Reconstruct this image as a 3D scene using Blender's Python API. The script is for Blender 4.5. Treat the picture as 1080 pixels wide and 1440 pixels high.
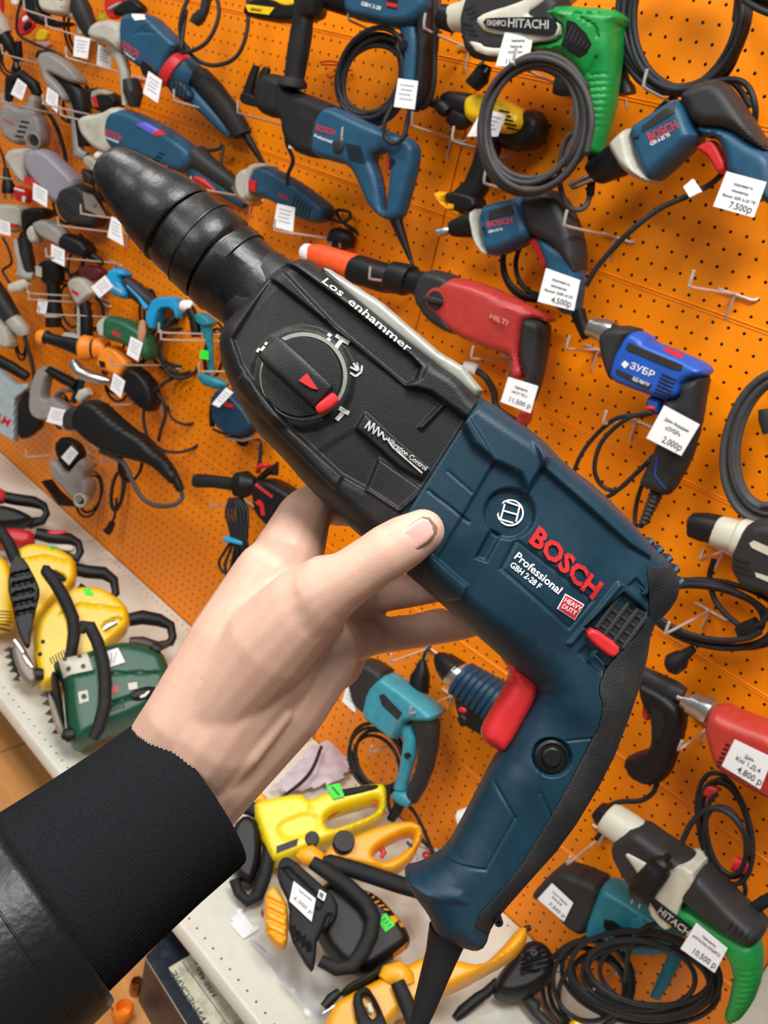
import bpy, bmesh, math, random
import numpy as np
from mathutils import Vector, Matrix

random.seed(7); np.random.seed(7)
for o in list(bpy.data.objects): bpy.data.objects.remove(o, do_unlink=True)
SC = bpy.context.scene
COL = SC.collection

# ---------------------------------------------------------------- camera (fitted to the 25 mm hole grid of the wall)
FPX = 1234.0
CR = np.array([[0.69554445, -0.22561826, 0.68213951],
               [0.45120732, 0.8760131, -0.17033202],
               [-0.55913314, 0.42625984, 0.71110666]])   # rows: right, down, forward in (x, -z, y)
def _w(v): return np.array([v[0], v[2], -v[1]])
RIGHT, DOWN, FWD = _w(CR[0]), _w(CR[1]), _w(CR[2])
CAMH = 1.64
CP = np.array([0.0, -1.29833, CAMH])
cam_d = bpy.data.cameras.new('camera')
cam = bpy.data.objects.new('camera', cam_d); COL.objects.link(cam)
cam_d.sensor_fit = 'VERTICAL'; cam_d.sensor_height = 36.0; cam_d.lens = FPX / 1440 * 36.0
cam_d.clip_start = 0.02
M3 = Matrix((RIGHT, -DOWN, -FWD)).transposed()
cam.matrix_world = Matrix.Translation(CP) @ M3.to_4x4()
SC.camera = cam
cam_d.dof.use_dof = True; cam_d.dof.focus_distance = 0.46
cam_d.dof.aperture_fstop = cam_d.lens / 1.5

# ---------------------------------------------------------------- world, lights, exposure
wd = bpy.data.worlds.new('shop_air'); SC.world = wd; wd.use_nodes = True
bg = wd.node_tree.nodes['Background']; bg.inputs[0].default_value = (0.96, 0.98, 1.0, 1); bg.inputs[1].default_value = 0.21
def area(name, loc, rot, sx, sy, power, col=(1, 0.985, 0.96)):
    l = bpy.data.lights.new(name, 'AREA'); l.shape = 'RECTANGLE'; l.size = sx; l.size_y = sy; l.energy = power; l.color = col
    o = bpy.data.objects.new(name, l); COL.objects.link(o); o.location = loc; o.rotation_euler = rot
    return o
area('ceiling_lamp', (0.10, -1.15, 3.05), (0, 0, 0), 0.7, 0.7, 56)
area('ceiling_lamp', (-1.45, -1.25, 3.05), (0, 0, 0), 0.7, 0.7, 32)
area('ceiling_lamp', (-3.2, -1.35, 3.05), (0, 0, 0), 0.7, 0.7, 10)
area('ceiling_lamp', (-0.6, -3.1, 3.05), (0, 0, 0), 1.6, 0.7, 66)
SC.view_settings.view_transform = 'Standard'; SC.view_settings.look = 'None'
SC.view_settings.exposure = -0.12; SC.view_settings.gamma = 1.0; SC.view_settings.use_curve_mapping = False

# ---------------------------------------------------------------- materials
MATS = {}
def lin(c):
    if isinstance(c, str): c = [int(c[i:i + 2], 16) / 255 for i in (0, 2, 4)]
    return [x / 12.92 if x <= 0.04045 else ((x + 0.055) / 1.055) ** 2.4 for x in c]
def mat(name, col, rough=0.45, metal=0.0, var=0.10, nscale=60.0, bump=0.0, bscale=400.0, spec=0.5, sss=0.0, alpha=1.0, trans=0.0, dirt=None, dscale=25.0, damt=0.3):
    if name in MATS: return MATS[name]
    m = bpy.data.materials.new(name); m.use_nodes = True; nt = m.node_tree; b = nt.nodes['Principled BSDF']
    c = lin(col)
    tc = nt.nodes.new('ShaderNodeTexCoord'); nz = nt.nodes.new('ShaderNodeTexNoise')
    nz.inputs['Scale'].default_value = nscale; nz.inputs['Detail'].default_value = 5
    nt.links.new(tc.outputs['Object'], nz.inputs['Vector'])
    rp = nt.nodes.new('ShaderNodeValToRGB'); rp.color_ramp.elements[0].position = 0.3; rp.color_ramp.elements[1].position = 0.7
    rp.color_ramp.elements[0].color = [x * (1 - var) for x in c] + [1]; rp.color_ramp.elements[1].color = [min(1, x * (1 + var)) for x in c] + [1]
    nt.links.new(nz.outputs['Fac'], rp.inputs['Fac'])
    out = rp.outputs['Color']
    if dirt:
        n2 = nt.nodes.new('ShaderNodeTexNoise'); n2.inputs['Scale'].default_value = dscale; n2.inputs['Detail'].default_value = 8; n2.inputs['Roughness'].default_value = 0.7
        nt.links.new(tc.outputs['Object'], n2.inputs['Vector'])
        r2 = nt.nodes.new('ShaderNodeValToRGB'); r2.color_ramp.elements[0].position = 0.5; r2.color_ramp.elements[1].position = 0.72
        r2.color_ramp.elements[0].color = (0, 0, 0, 1); r2.color_ramp.elements[1].color = (damt,) * 3 + (1,)
        nt.links.new(n2.outputs['Fac'], r2.inputs['Fac'])
        mx = nt.nodes.new('ShaderNodeMix'); mx.data_type = 'RGBA'
        nt.links.new(r2.outputs['Color'], mx.inputs['Factor']); nt.links.new(out, mx.inputs[6]); mx.inputs[7].default_value = lin(dirt) + [1]
        out = mx.outputs[2]
    nt.links.new(out, b.inputs['Base Color'])
    b.inputs['Roughness'].default_value = rough; b.inputs['Metallic'].default_value = metal; b.inputs['Specular IOR Level'].default_value = spec
    if sss: b.inputs['Subsurface Weight'].default_value = sss; b.inputs['Subsurface Radius'].default_value = (0.008, 0.003, 0.0015); b.inputs['Subsurface Scale'].default_value = 0.5
    if alpha < 1: b.inputs['Alpha'].default_value = alpha
    if trans: b.inputs['Transmission Weight'].default_value = trans
    if bump:
        n3 = nt.nodes.new('ShaderNodeTexNoise'); n3.inputs['Scale'].default_value = bscale; n3.inputs['Detail'].default_value = 3
        nt.links.new(tc.outputs['Object'], n3.inputs['Vector'])
        bp = nt.nodes.new('ShaderNodeBump'); bp.inputs['Strength'].default_value = bump; bp.inputs['Distance'].default_value = 0.002
        nt.links.new(n3.outputs['Fac'], bp.inputs['Height']); nt.links.new(bp.outputs['Normal'], b.inputs['Normal'])
    MATS[name] = m
    return m
M_BLUE = mat('tool_blue', '224e6a', 0.42, bump=0.15, bscale=900, spec=0.35)
M_BLUED = mat('tool_blue_dark', '16384f', 0.4, bump=0.12, bscale=900, spec=0.35)
M_HBLUE = mat('hammer_blue', '102f3e', 0.45, bump=0.12, bscale=1500, dirt='43545f', damt=0.22, dscale=18, spec=0.3)
M_BLACK = mat('black_plastic', '141415', 0.45, bump=0.15, bscale=800, spec=0.32)
M_HBLACK = mat('hammer_black', '1b1b1c', 0.44, bump=0.15, bscale=1300, dirt='4a4740', damt=0.22, dscale=20, spec=0.28)
M_RUB = mat('black_rubber', '1b1c1e', 0.62, bump=0.3, bscale=900, dirt='4c463c', damt=0.25, spec=0.3)
M_HRUB = mat('hammer_rubber', '202225', 0.6, bump=0.35, bscale=1100, dirt='4d463d', damt=0.5, dscale=14, spec=0.3)
M_CHUCK = mat('chuck_black', '191919', 0.36, bump=0.1, bscale=300, dirt='5a574f', damt=0.3, dscale=60, spec=0.35)
M_CABLE = mat('cable_black', '232427', 0.5, spec=0.3)
M_CABLEG = mat('cable_grey', '434344', 0.5, spec=0.3)
M_RED = mat('red_plastic', 'c42a2c', 0.4, spec=0.35)
M_REDD = mat('red_worn', 'b03430', 0.42, dirt='7c4a40', damt=0.35)
M_GREY = mat('grey_plastic', '8f8c88', 0.45, var=0.06)
M_LGREY = mat('light_grey_casting', 'b4b2a6', 0.45, var=0.06, dirt='6f6c60', damt=0.4)
M_DGREY = mat('dark_grey_plastic', '2d2d2e', 0.5, spec=0.3)
M_LILAC = mat('lilac_grey_plastic', '8e8b96', 0.45, var=0.05)
M_STEEL = mat('steel', 'b8b8b8', 0.28, metal=0.9, var=0.05)
M_HOOK = mat('zinc_wire', 'cfcac4', 0.35, metal=0.35, var=0.1)
M_ALU = mat('worn_aluminium', '8f9087', 0.5, metal=0.3, var=0.12, dirt='4a4a43', damt=0.5, dscale=60)
M_GREEN = mat('tool_green', '128a3c', 0.42)
M_GREEND = mat('dark_green', '0f4f36', 0.42, var=0.06)
M_GREENB = mat('bottle_green', '1e5a3c', 0.45)
M_TEAL = mat('tool_teal', '157a8c', 0.42)
M_TEALL = mat('tool_teal_light', '3a93a6', 0.42, dirt='2b4a50', damt=0.4)
M_CYAN = mat('tool_cyan', '0f96cf', 0.42)
M_ORNG = mat('tool_orange', 'f28a1e', 0.42)
M_ORNR = mat('tool_orange_red', 'f2592a', 0.42)
M_YEL = mat('chainsaw_yellow', 'efc515', 0.35, var=0.05)
M_YELB = mat('bright_yellow', 'f0d81c', 0.38, var=0.05)
M_AMB = mat('amber_yellow', 'f2a712', 0.4, var=0.05)
M_BROY = mat('tool_royal_blue', '1e55b5', 0.4)
M_WHITE = mat('white_paper', 'eef0f2', 0.6, var=0.02)
M_INK = mat('printed_ink', '4a4a50', 0.7)
M_INKL = mat('printed_ink_light', 'b4b6bd', 0.7)
M_TEXTW = mat('white_print', 'e6e8e8', 0.5)
M_TEXTR = mat('red_print', 'd0343c', 0.45)
M_TEXTS = mat('silver_print', 'b9bab6', 0.4, dirt='40403e', damt=0.9, dscale=220)
M_NEON = mat('neon_green_sticker', '2fe836', 0.55)
M_VENT = mat('vent_black', '0a0a0c', 0.7)
M_SHELF = mat('cream_steel', 'dcdccf', 0.4, var=0.03, dirt='a9a593', damt=0.3, dscale=6)
M_CREAM = mat('cream_plastic', 'c9c6b4', 0.45, var=0.05, dirt='8a8674', damt=0.3)

# ---------------------------------------------------------------- pixel rays and working planes
def ray(px, py):
    return RIGHT * ((px - 540) / FPX) + DOWN * ((py - 720) / FPX) + FWD
WN = np.array([0.0, -1.0, 0.0])
def unit(v): v = np.asarray(v, float); return v / np.linalg.norm(v)
class Fr:
    """A working plane: pixels are turned into points of this plane (offset ref along its normal)."""
    def __init__(s, origin, n, ref=0.0, up=(0, 0, 1)):
        s.O = np.asarray(origin, float); s.n = unit(n); s.ref = ref
        s.U = unit(np.cross(up, s.n)); s.V = np.cross(s.n, s.U)
    def uv(s, px, py):
        r = ray(px, py); t = np.dot(s.O + s.n * s.ref - CP, s.n) / np.dot(r, s.n); q = CP + r * t - s.O
        return np.array([q @ s.U, q @ s.V])
    def w(s, u, v, h=0.0): return s.O + s.U * u + s.V * v + s.n * h
    def p(s, px, py, h=0.0): u, v = s.uv(px, py); return s.w(u, v, h)
    def at(s, px, py, h=0.0):
        r = ray(px, py); t = np.dot(s.O + s.n * h - CP, s.n) / np.dot(r, s.n); return CP + r * t
def on_wall(px, py, d=0.0):
    r = ray(px, py); t = (-d - CP[1]) / r[1]; return CP + r * t
def on_level(px, py, z):
    r = ray(px, py); t = (z - CP[2]) / r[2]; return CP + r * t
def wallframe(px, py, d=0.09, face=0.2, ref=0.0):
    P = on_wall(px, py, d); return Fr(P, (1 - face) * WN + face * unit(CP - P), ref)

# ---------------------------------------------------------------- mesh helpers
def link(name, verts, faces, m, parent=None, base=None, smooth=40, kind=None, label=None):
    me = bpy.data.meshes.new(name); base = np.zeros(3) if base is None else np.asarray(base)
    v = np.asarray(verts, float) - base
    me.from_pydata(v.tolist(), [], [list(f) for f in faces]); 
    if m is not None: me.materials.append(m)
    if smooth and len(faces) > 1500:
        me.polygons.foreach_set('use_smooth', np.ones(len(me.polygons), bool)); me.set_sharp_from_angle(angle=math.radians(smooth))
    elif smooth:
        bm = bmesh.new(); bm.from_mesh(me)
        bmesh.ops.recalc_face_normals(bm, faces=bm.faces)
        a = math.radians(smooth)
        for f in bm.faces: f.smooth = True
        for e in bm.edges:
            e.smooth = len(e.link_faces) == 2 and e.calc_face_angle(0) < a
        bm.to_mesh(me); bm.free()
    o = bpy.data.objects.new(name, me); COL.objects.link(o)
    if parent is not None: o.parent = parent
    if kind: o['kind'] = kind
    if label: o['label'] = label
    return o
def sdf_poly(P, X):
    """signed distance (positive inside) of points X (n,2) to polygon P (m,2)"""
    P = np.asarray(P); A = P; B = np.roll(P, -1, 0); d2 = np.full(len(X), 1e9); ins = np.zeros(len(X), bool)
    for a, b in zip(A, B):
        e = b - a; w = X - a; L = e @ e + 1e-18; t = np.clip((w @ e) / L, 0, 1); q = w - t[:, None] * e
        d2 = np.minimum(d2, (q ** 2).sum(1))
        c = (a[1] > X[:, 1]) != (b[1] > X[:, 1])
        if c.any():
            xi = a[0] + (X[:, 1] - a[1]) * e[0] / (e[1] if abs(e[1]) > 1e-15 else 1e-15)
            ins ^= c & (X[:, 0] < xi)
    d = np.sqrt(d2); return np.where(ins, d, -d)
def chaikin(P, n=1, q=0.22):
    P = np.asarray(P, float)
    for _ in range(n):
        B = np.roll(P, -1, 0); P = np.stack([P * (1 - q) + B * q, P * q + B * (1 - q)], 1).reshape(-1, 2)
    return P
def idw(anchors, X):
    a = np.asarray(anchors, float); d = ((X[:, None, :] - a[None, :, :2]) ** 2).sum(2) + 1e-9
    w = 1 / d ** 1.5; return (w * a[None, :, 2]).sum(1) / w.sum(1)
def catmull(P, n=8, closed=False):
    P = np.asarray(P, float)
    if len(P) < 3 and not closed: return P
    Q = np.vstack([P[-1:], P, P[:2]]) if closed else np.vstack([2 * P[0] - P[1], P, 2 * P[-1] - P[-2]])
    out = []
    for i in range(1, len(Q) - 2):
        p0, p1, p2, p3 = Q[i - 1], Q[i], Q[i + 1], Q[i + 2]
        for k in range(n):
            t = k / n; out.append(0.5 * (2 * p1 + (p2 - p0) * t + (2 * p0 - 5 * p1 + 4 * p2 - p3) * t * t + (3 * p1 - p0 - 3 * p2 + p3) * t ** 3))
    if not closed: out.append(P[-1])
    return np.array(out)
def tube_mesh(W, rad, ns=8, closed=False):
    W = np.asarray(W, float); n = len(W); rad = np.full(n, rad) if np.isscalar(rad) else np.asarray(rad)
    T = np.zeros_like(W)
    T[1:-1] = W[2:] - W[:-2]; T[0] = (W[1] - W[-1]) if closed else (W[1] - W[0]); T[-1] = (W[0] - W[-2]) if closed else (W[-1] - W[-2])
    T /= (np.linalg.norm(T, axis=1)[:, None] + 1e-12)
    a = np.array([0.31, -0.82, 0.48]); N = unit(a - T[0] * (a @ T[0])); V = []; F = []
    for i in range(n):
        N = N - T[i] * (N @ T[i]); N = unit(N); Bn = np.cross(T[i], N)
        for k in range(ns):
            t = 2 * math.pi * k / ns; V.append(W[i] + rad[i] * (math.cos(t) * N + math.sin(t) * Bn))
    for i in range(n if closed else n - 1):
        j = (i + 1) % n
        for k in range(ns): F.append((i * ns + k, i * ns + (k + 1) % ns, j * ns + (k + 1) % ns, j * ns + k))
    if not closed: F.append(tuple(range(ns - 1, -1, -1))); F.append(tuple((n - 1) * ns + k for k in range(ns)))
    return V, F
_tx = {}
def text_mesh(s, bold=0.0):
    if (s, bold) in _tx: return _tx[(s, bold)]
    c = bpy.data.curves.new('t', 'FONT'); c.body = s; c.size = 1.0; c.resolution_u = 2; c.offset = bold
    o = bpy.data.objects.new('t', c); me = o.to_mesh()
    v = np.array([x.co[:2] for x in me.vertices]).reshape(-1, 2); f = [tuple(p.vertices) for p in me.polygons]
    o.to_mesh_clear(); bpy.data.objects.remove(o); bpy.data.curves.remove(c)
    _tx[(s, bold)] = (v, f); return v, f

class Surf:
    """surface height of a relief at pixels"""
    def __init__(s, f, height, h0): s.f, s.height, s.h0 = f, height, h0
    def v(s, Q): return s.height(np.array([s.f.uv(*q) for q in Q])) + s.h0
    def __call__(s, px, py): return float(s.v([(px, py)])[0])
class Thing:
    def __init__(s, name, label, cat, fr, at=None, group=None, base=None):
        s.fr = fr; s.base = np.asarray(base if base is not None else (fr.p(*at) if at is not None else fr.O), float)
        s.o = bpy.data.objects.new(name, None); COL.objects.link(s.o); s.o.location = s.base; s.o.empty_display_size = 0.02
        s.o['label'] = label; s.o['category'] = cat
        if group: s.o['group'] = group
        s.S = None; s.px2m = np.linalg.norm(fr.p(fr_c(fr)[0] + 10, fr_c(fr)[1]) - fr.p(*fr_c(fr))) / 10
    def add(s, name, V, F, m, parent=None, smooth=40, label=None, kind=None):
        return link(name, V, F, m, parent or s.o, s.base, smooth, kind, label)
    # a rounded body whose outline is poly; height field with carved / raised details
    def relief(s, name, m, poly, H=0.03, r=0.012, cell=None, prof=None, holes=(), carve=(), sm=1, edge=0.22, parent=None, label=None, back=1.0, h0=0.0, pw=2.0, smooth=35, min_soft=0.0):
        f = s.fr; uv = lambda P: np.array([f.uv(*p) for p in P])
        C = uv(chaikin(poly, sm) if sm else poly); PR = C if prof is None else uv(chaikin(prof, sm) if sm else prof)
        HL = [uv(chaikin(h, sm) if sm else h) for h in holes]
        CV = [(uv(chaikin(c[0], 1) if (len(c) > 3 and c[3]) else c[0]), c[1], max(c[2], min_soft)) for c in carve]
        Hf = (lambda X: np.full(len(X), H)) if np.isscalar(H) else (lambda X, A=np.array([list(f.uv(a[0], a[1])) + [a[2]] for a in H]): idw(A, X))
        rf = (lambda X: np.full(len(X), r)) if np.isscalar(r) else (lambda X, A=np.array([list(f.uv(a[0], a[1])) + [a[2]] for a in r]): idw(A, X))
        same = prof is None
        def clipd(X):
            d = sdf_poly(C, X)
            if not same: d = np.minimum(d, sdf_poly(PR, X))
            for h in HL: d = np.minimum(d, -sdf_poly(h, X))
            return d
        def height(X, cv=True):
            d = sdf_poly(PR, X)
            for h in HL: d = np.minimum(d, -sdf_poly(h, X))
            t = np.clip(d / rf(X), 0, 1); z = Hf(X) * (edge + (1 - edge) * np.sqrt(np.clip(1 - (1 - t) ** pw, 0, 1)))
            if cv:
                for P, dl, so in CV:
                    k = np.clip(sdf_poly(P, X) / so + 0.5, 0, 1); z = z + dl * k * k * (3 - 2 * k)
            return z
        s.S = Surf(f, height, h0)
        lo, hi = C.min(0), C.max(0); cell = cell or max(hi - lo) / 52
        nx, ny = np.ceil((hi - lo) / cell).astype(int) + 2
        gx = lo[0] - cell + cell * np.arange(nx + 1); gy = lo[1] - cell + cell * np.arange(ny + 1)
        X = np.stack(np.meshgrid(gx, gy, indexing='ij'), -1).reshape(-1, 2); D = clipd(X); W = ny + 1
        idx = np.arange((nx + 1) * W).reshape(nx + 1, W)
        a, b, c, d = idx[:-1, :-1].ravel(), idx[1:, :-1].ravel(), idx[1:, 1:].ravel(), idx[:-1, 1:].ravel()
        T = np.concatenate([np.stack([a, b, c], 1), np.stack([a, c, d], 1)])
        ins = D[T] > 0; cnt = ins.sum(1); pts = list(X); tris = [tuple(t) for t in T[cnt == 3]]; ec = {}
        def cut(i, j):
            k = (i, j) if i < j else (j, i)
            if k not in ec:
                t = D[i] / (D[i] - D[j]); t = min(max(t, 0.02), 0.98); ec[k] = len(pts); pts.append(X[i] + t * (X[j] - X[i]))
            return ec[k]
        for t in T[(cnt == 1) | (cnt == 2)]:
            t = list(map(int, t)); q = []
            for k in range(3):
                i, j = t[k], t[(k + 1) % 3]
                if D[i] > 0: q.append(i)
                if (D[i] > 0) != (D[j] > 0): q.append(cut(i, j))
            tris.append(tuple(q[:3]))
            if len(q) == 4: tris.append((q[0], q[2], q[3]))
        used = sorted({i for t in tris for i in t}); mp = {i: k for k, i in enumerate(used)}
        X2 = np.array([pts[i] for i in used]); tris = [tuple(mp[i] for i in t) for t in tris]; n = len(X2)
        zf = height(X2); zb = -height(X2, False) * back
        V = [f.w(p[0], p[1], z + h0) for p, z in zip(X2, zf)] + [f.w(p[0], p[1], z + h0) for p, z in zip(X2, zb)]
        F = list(tris) + [(t[2] + n, t[1] + n, t[0] + n) for t in tris]
        E = {}
        for t in tris:
            for k in range(3):
                e = (t[k], t[(k + 1) % 3]); E[e] = 1
        for (i, j) in E:
            if (j, i) not in E: F.append((j, i, i + n, j + n))
        o = s.add(name, V, F, m, parent, smooth, label); return o
    # body of superelliptic sections along a pixel path: (px, py, half width px[, depth ratio])
    def loft(s, name, m, pts, k=0.9, e=2.4, ns=18, h0=0.0, parent=None, closed=False, label=None, smooth=38, round_ends=True):
        f = s.fr; P = np.array([[p[0], p[1]] for p in pts], float); hw = [p[2] for p in pts]; kk = [p[3] if len(p) > 3 else k for p in pts]
        hh = [p[4] if len(p) > 4 else h0 for p in pts]; n = len(P); V = []; F = []
        for i in range(n):
            if closed: a, b = P[(i - 1) % n], P[(i + 1) % n]
            else:
                a, b = P[max(i - 1, 0)], P[min(i + 1, n - 1)]
                if np.linalg.norm(b - a) < 2.5: a, b = P[max(i - 3, 0)], P[min(i + 3, n - 1)]
            t = unit(b - a); pr = np.array([-t[1], t[0]])
            c = f.p(*P[i]); L = f.p(*(P[i] + pr * hw[i])); A = L - c; th = np.linalg.norm(A) * kk[i]
            for q in range(ns):
                an = 2 * math.pi * q / ns; cx, sx = math.cos(an), math.sin(an)
                cx = math.copysign(abs(cx) ** (2 / e), cx); sx = math.copysign(abs(sx) ** (2 / e), sx)
                V.append(c + A * cx + f.n * (sx * th + hh[i]))
        for i in range(n if closed else n - 1):
            j = (i + 1) % n
            for q in range(ns): F.append((i * ns + q, i * ns + (q + 1) % ns, j * ns + (q + 1) % ns, j * ns + q))
        if not closed: F.append(tuple(range(ns - 1, -1, -1))); F.append(tuple((n - 1) * ns + q for q in range(ns)))
        s.S = None; return s.add(name, V, F, m, parent, smooth, label)
    def tube(s, name, m, pts, rad=0.0035, n=7, ns=8, closed=False, parent=None, label=None, kind=None):
        f = s.fr; W = [f.at(p[0], p[1], p[2] if len(p) > 2 else 0.0) for p in pts]
        W = catmull(W, n, closed) if n > 1 else np.array(W); V, F = tube_mesh(W, rad, ns, closed)
        return s.add(name, V, F, m, parent, 60, label, kind)
    # thin flat plates with an outline; drape follows the last relief's surface
    def _patch(s, P, lift, t, drape):
        f = s.fr; P = np.asarray(P, float)
        if not (drape and s.S):
            n = len(P); V = [f.p(p[0], p[1], lift + t * .5) for p in P] + [f.p(p[0], p[1], lift - t) for p in P]
            return V, [tuple(range(n)), tuple(range(2 * n - 1, n - 1, -1))] + [(i, i + n, (i + 1) % n + n, (i + 1) % n) for i in range(n)]
        L = np.linalg.norm(np.roll(P, -1, 0) - P, axis=1); R = []
        for i in range(len(P)):
            k = max(1, min(6, int(L[i] / 5))); R += [P[i] + (P[(i + 1) % len(P)] - P[i]) * q / k for q in range(k)]
        R = np.array(R); n = len(R); c = R.mean(0); rings = [R * (1 - w) + c * w for w in (0, .25, .5, .75)] if n > 4 or L.max() > 8 else [R]
        V = []; F = []
        for rg in rings: V += [f.p(p[0], p[1], h + lift + t * .5) for p, h in zip(rg, s.S.v(rg))]
        for k in range(len(rings) - 1): F += [(k * n + i, k * n + (i + 1) % n, (k + 1) * n + (i + 1) % n, (k + 1) * n + i) for i in range(n)]
        V.append(f.p(c[0], c[1], s.S(*c) + lift + t * .5)); ci = len(V) - 1; b = (len(rings) - 1) * n
        F += [(b + i, b + (i + 1) % n, ci) for i in range(n)]
        o = len(V); V += [f.p(p[0], p[1], h + lift - t) for p, h in zip(R, s.S.v(R))]; F += [(i, i + o, (i + 1) % n + o, (i + 1) % n) for i in range(n)]
        return V, F
    def plate(s, name, m, poly, lift=0.03, t=0.0015, parent=None, label=None, drape=False, sm=0):
        V, F = s._patch(chaikin(poly, sm) if sm else poly, lift, t, drape); return s.add(name, V, F, m, parent, 30, label)
    def plates(s, name, m, polys, lift=0.03, t=0.001, parent=None, drape=False, label=None):
        V = []; F = []
        for P in polys:
            v, q = s._patch(P, lift, t, drape); b = len(V); V += v; F += [tuple(b + i for i in x) for x in q]
        return s.add(name, V, F, m, parent, 30, label)
    # lettering between two baseline pixels, cap height in px
    def text(s, txt, A, B, hpx, m, lift=0.03, drape=False, parent=None, name='lettering', t=0.0006, slant=0.0, up=None, label=None, bold=0.012):
        v, F = text_mesh(txt, bold)
        if not len(v): return
        A = np.array(A, float); B = np.array(B, float); w = v[:, 0].max() - v[:, 0].min(); hcap = 0.70
        ax = (B - A); upv = np.array([ax[1], -ax[0]]); upv = upv / np.linalg.norm(upv) * hpx if up is None else np.array(up, float)
        f = s.fr; V = []; n = len(v)
        Q = A + np.outer((v[:, 0] - v[:, 0].min()) / w, ax) + np.outer(v[:, 1] / hcap, upv)
        hs = s.S.v(Q) + lift if drape and s.S else np.full(n, lift); V = [f.p(q[0], q[1], h) for q, h in zip(Q, hs)]
        V2 = [p - f.n * t for p in V]; E = {}
        for p in F:
            for k in range(len(p)): E[(p[k], p[(k + 1) % len(p)])] = 1
        FF = list(F) + [tuple(i + n for i in p[::-1]) for p in F] + [(j, i, i + n, j + n) for (i, j) in E if (j, i) not in E]
        return s.add(name, V + V2, FF, m, parent, 0, label)
    # round thing standing on the plane: profile of (radius m, height m)
    def lathe(s, name, m, c, prof, ns=32, parent=None, label=None, squash=None):
        f = s.fr; u, v = f.uv(*c); V = []; F = []
        for r, h in prof:
            for q in range(ns):
                a = 2 * math.pi * q / ns; V.append(f.w(u + r * math.cos(a), v + r * math.sin(a), h))
        for i in range(len(prof) - 1):
            for q in range(ns): F.append((i * ns + q, i * ns + (q + 1) % ns, (i + 1) * ns + (q + 1) % ns, (i + 1) * ns + q))
        F.append(tuple(range(ns - 1, -1, -1))); F.append(tuple((len(prof) - 1) * ns + q for q in range(ns)))
        return s.add(name, V, F, m, parent, 38, label)
def fr_c(fr):
    d = fr.O - CP; z = d @ FWD; return 540 + FPX * (d @ RIGHT) / z, 720 + FPX * (d @ DOWN) / z
# ================================================================ the setting
P25 = 0.025
def struct(o): o['kind'] = 'structure'; return o
M_WALL = mat('orange_enamel', 'ff8c04', 0.38, var=0.03, nscale=3, bump=0.0, spec=0.35)
def wall_bump(m):
    nt = m.node_tree; b = nt.nodes['Principled BSDF']; tc = nt.nodes.new('ShaderNodeTexCoord')
    mp = nt.nodes.new('ShaderNodeMapping'); mp.inputs['Scale'].default_value = (9, 9, 3.5)
    n = nt.nodes.new('ShaderNodeTexNoise'); n.inputs['Scale'].default_value = 1.0; n.inputs['Detail'].default_value = 1.5
    bp = nt.nodes.new('ShaderNodeBump'); bp.inputs['Strength'].default_value = 0.9; bp.inputs['Distance'].default_value = 0.006
    nt.links.new(tc.outputs['Object'], mp.inputs[0]); nt.links.new(mp.outputs[0], n.inputs['Vector']); nt.links.new(n.outputs['Fac'], bp.inputs['Height']); nt.links.new(bp.outputs['Normal'], b.inputs['Normal'])
wall_bump(M_WALL)
M_BACK = mat('wall_backing', '2a1408', 0.8)
def box(name, lo, hi, m, parent=None, kind=None, bevel=0.0):
    lo = np.array(lo); hi = np.array(hi); bm = bmesh.new(); bmesh.ops.create_cube(bm, size=1.0)
    for v in bm.verts: v.co = Vector((lo + hi) / 2 + np.array(v.co) * (hi - lo))
    if bevel: bmesh.ops.bevel(bm, geom=bm.edges[:], offset=bevel, segments=2, affect='EDGES')
    me = bpy.data.meshes.new(name); bm.to_mesh(me); bm.free(); me.materials.append(m)
    o = bpy.data.objects.new(name, me); COL.objects.link(o)
    if parent: o.parent = parent
    if kind: o['kind'] = kind
    return o
def perf_strip(nx, nz, x0, z0, w, h, rad, place):
    """sheet w x h with nx * nz octagonal holes, first hole cell starting at x0, z0; place(x, z) -> 3d"""
    V = []; F = []; ix = {}
    def vid(x, z):
        k = (round(x * 1e5), round(z * 1e5))
        if k not in ix: ix[k] = len(V); V.append(place(x, z))
        return ix[k]
    ang = [math.radians(45 * k) for k in range(8)]
    for i in range(nx):
        for j in range(nz):
            cx, cz = x0 + (i + .5) * P25, z0 + (j + .5) * P25; hf = P25 / 2
            out = [(hf, 0), (hf, hf), (0, hf), (-hf, hf), (-hf, 0), (-hf, -hf), (0, -hf), (hf, -hf)]
            a = [vid(cx + p[0], cz + p[1]) for p in out]; b = [vid(cx + rad * math.cos(t), cz + rad * math.sin(t)) for t in ang]
            for k in range(8): F.append((a[k], a[(k + 1) % 8], b[(k + 1) % 8], b[k]))
    x1, z1 = x0 + nx * P25, z0 + nz * P25
    def rect(xa, za, xb, zb):
        if xb - xa > 1e-6 and zb - za > 1e-6:
            i = len(V); V.extend([place(xa, za), place(xb, za), place(xb, zb), place(xa, zb)]); F.append((i, i + 1, i + 2, i + 3))
    rect(0, 0, x0, h); rect(x1, 0, w, h); rect(x0, 0, x1, z0); rect(x0, z1, x1, h)
    return V, F
PW, PH = 1.022, 0.2488
V, F = perf_strip(40, 10, 0.0045, -0.0006, PW, PH, 0.0026, lambda x, z: (x, 0.0, z))
def fold(xa, za, xb, zb, ox, oz):
    i = len(V); V.extend([(xa, 0, za), (xb, 0, zb), (xb + ox * .35, .0008, zb + oz * .35), (xa + ox * .35, .0008, za + oz * .35), (xb + ox, .004, zb + oz), (xa + ox, .004, za + oz), (xb + ox, .016, zb + oz), (xa + ox, .016, za + oz)])
    F.extend([(i, i + 1, i + 2, i + 3), (i + 3, i + 2, i + 4, i + 5), (i + 5, i + 4, i + 6, i + 7)])
fold(0, PH, PW, PH, 0, .0); 
me_panel = None
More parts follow.
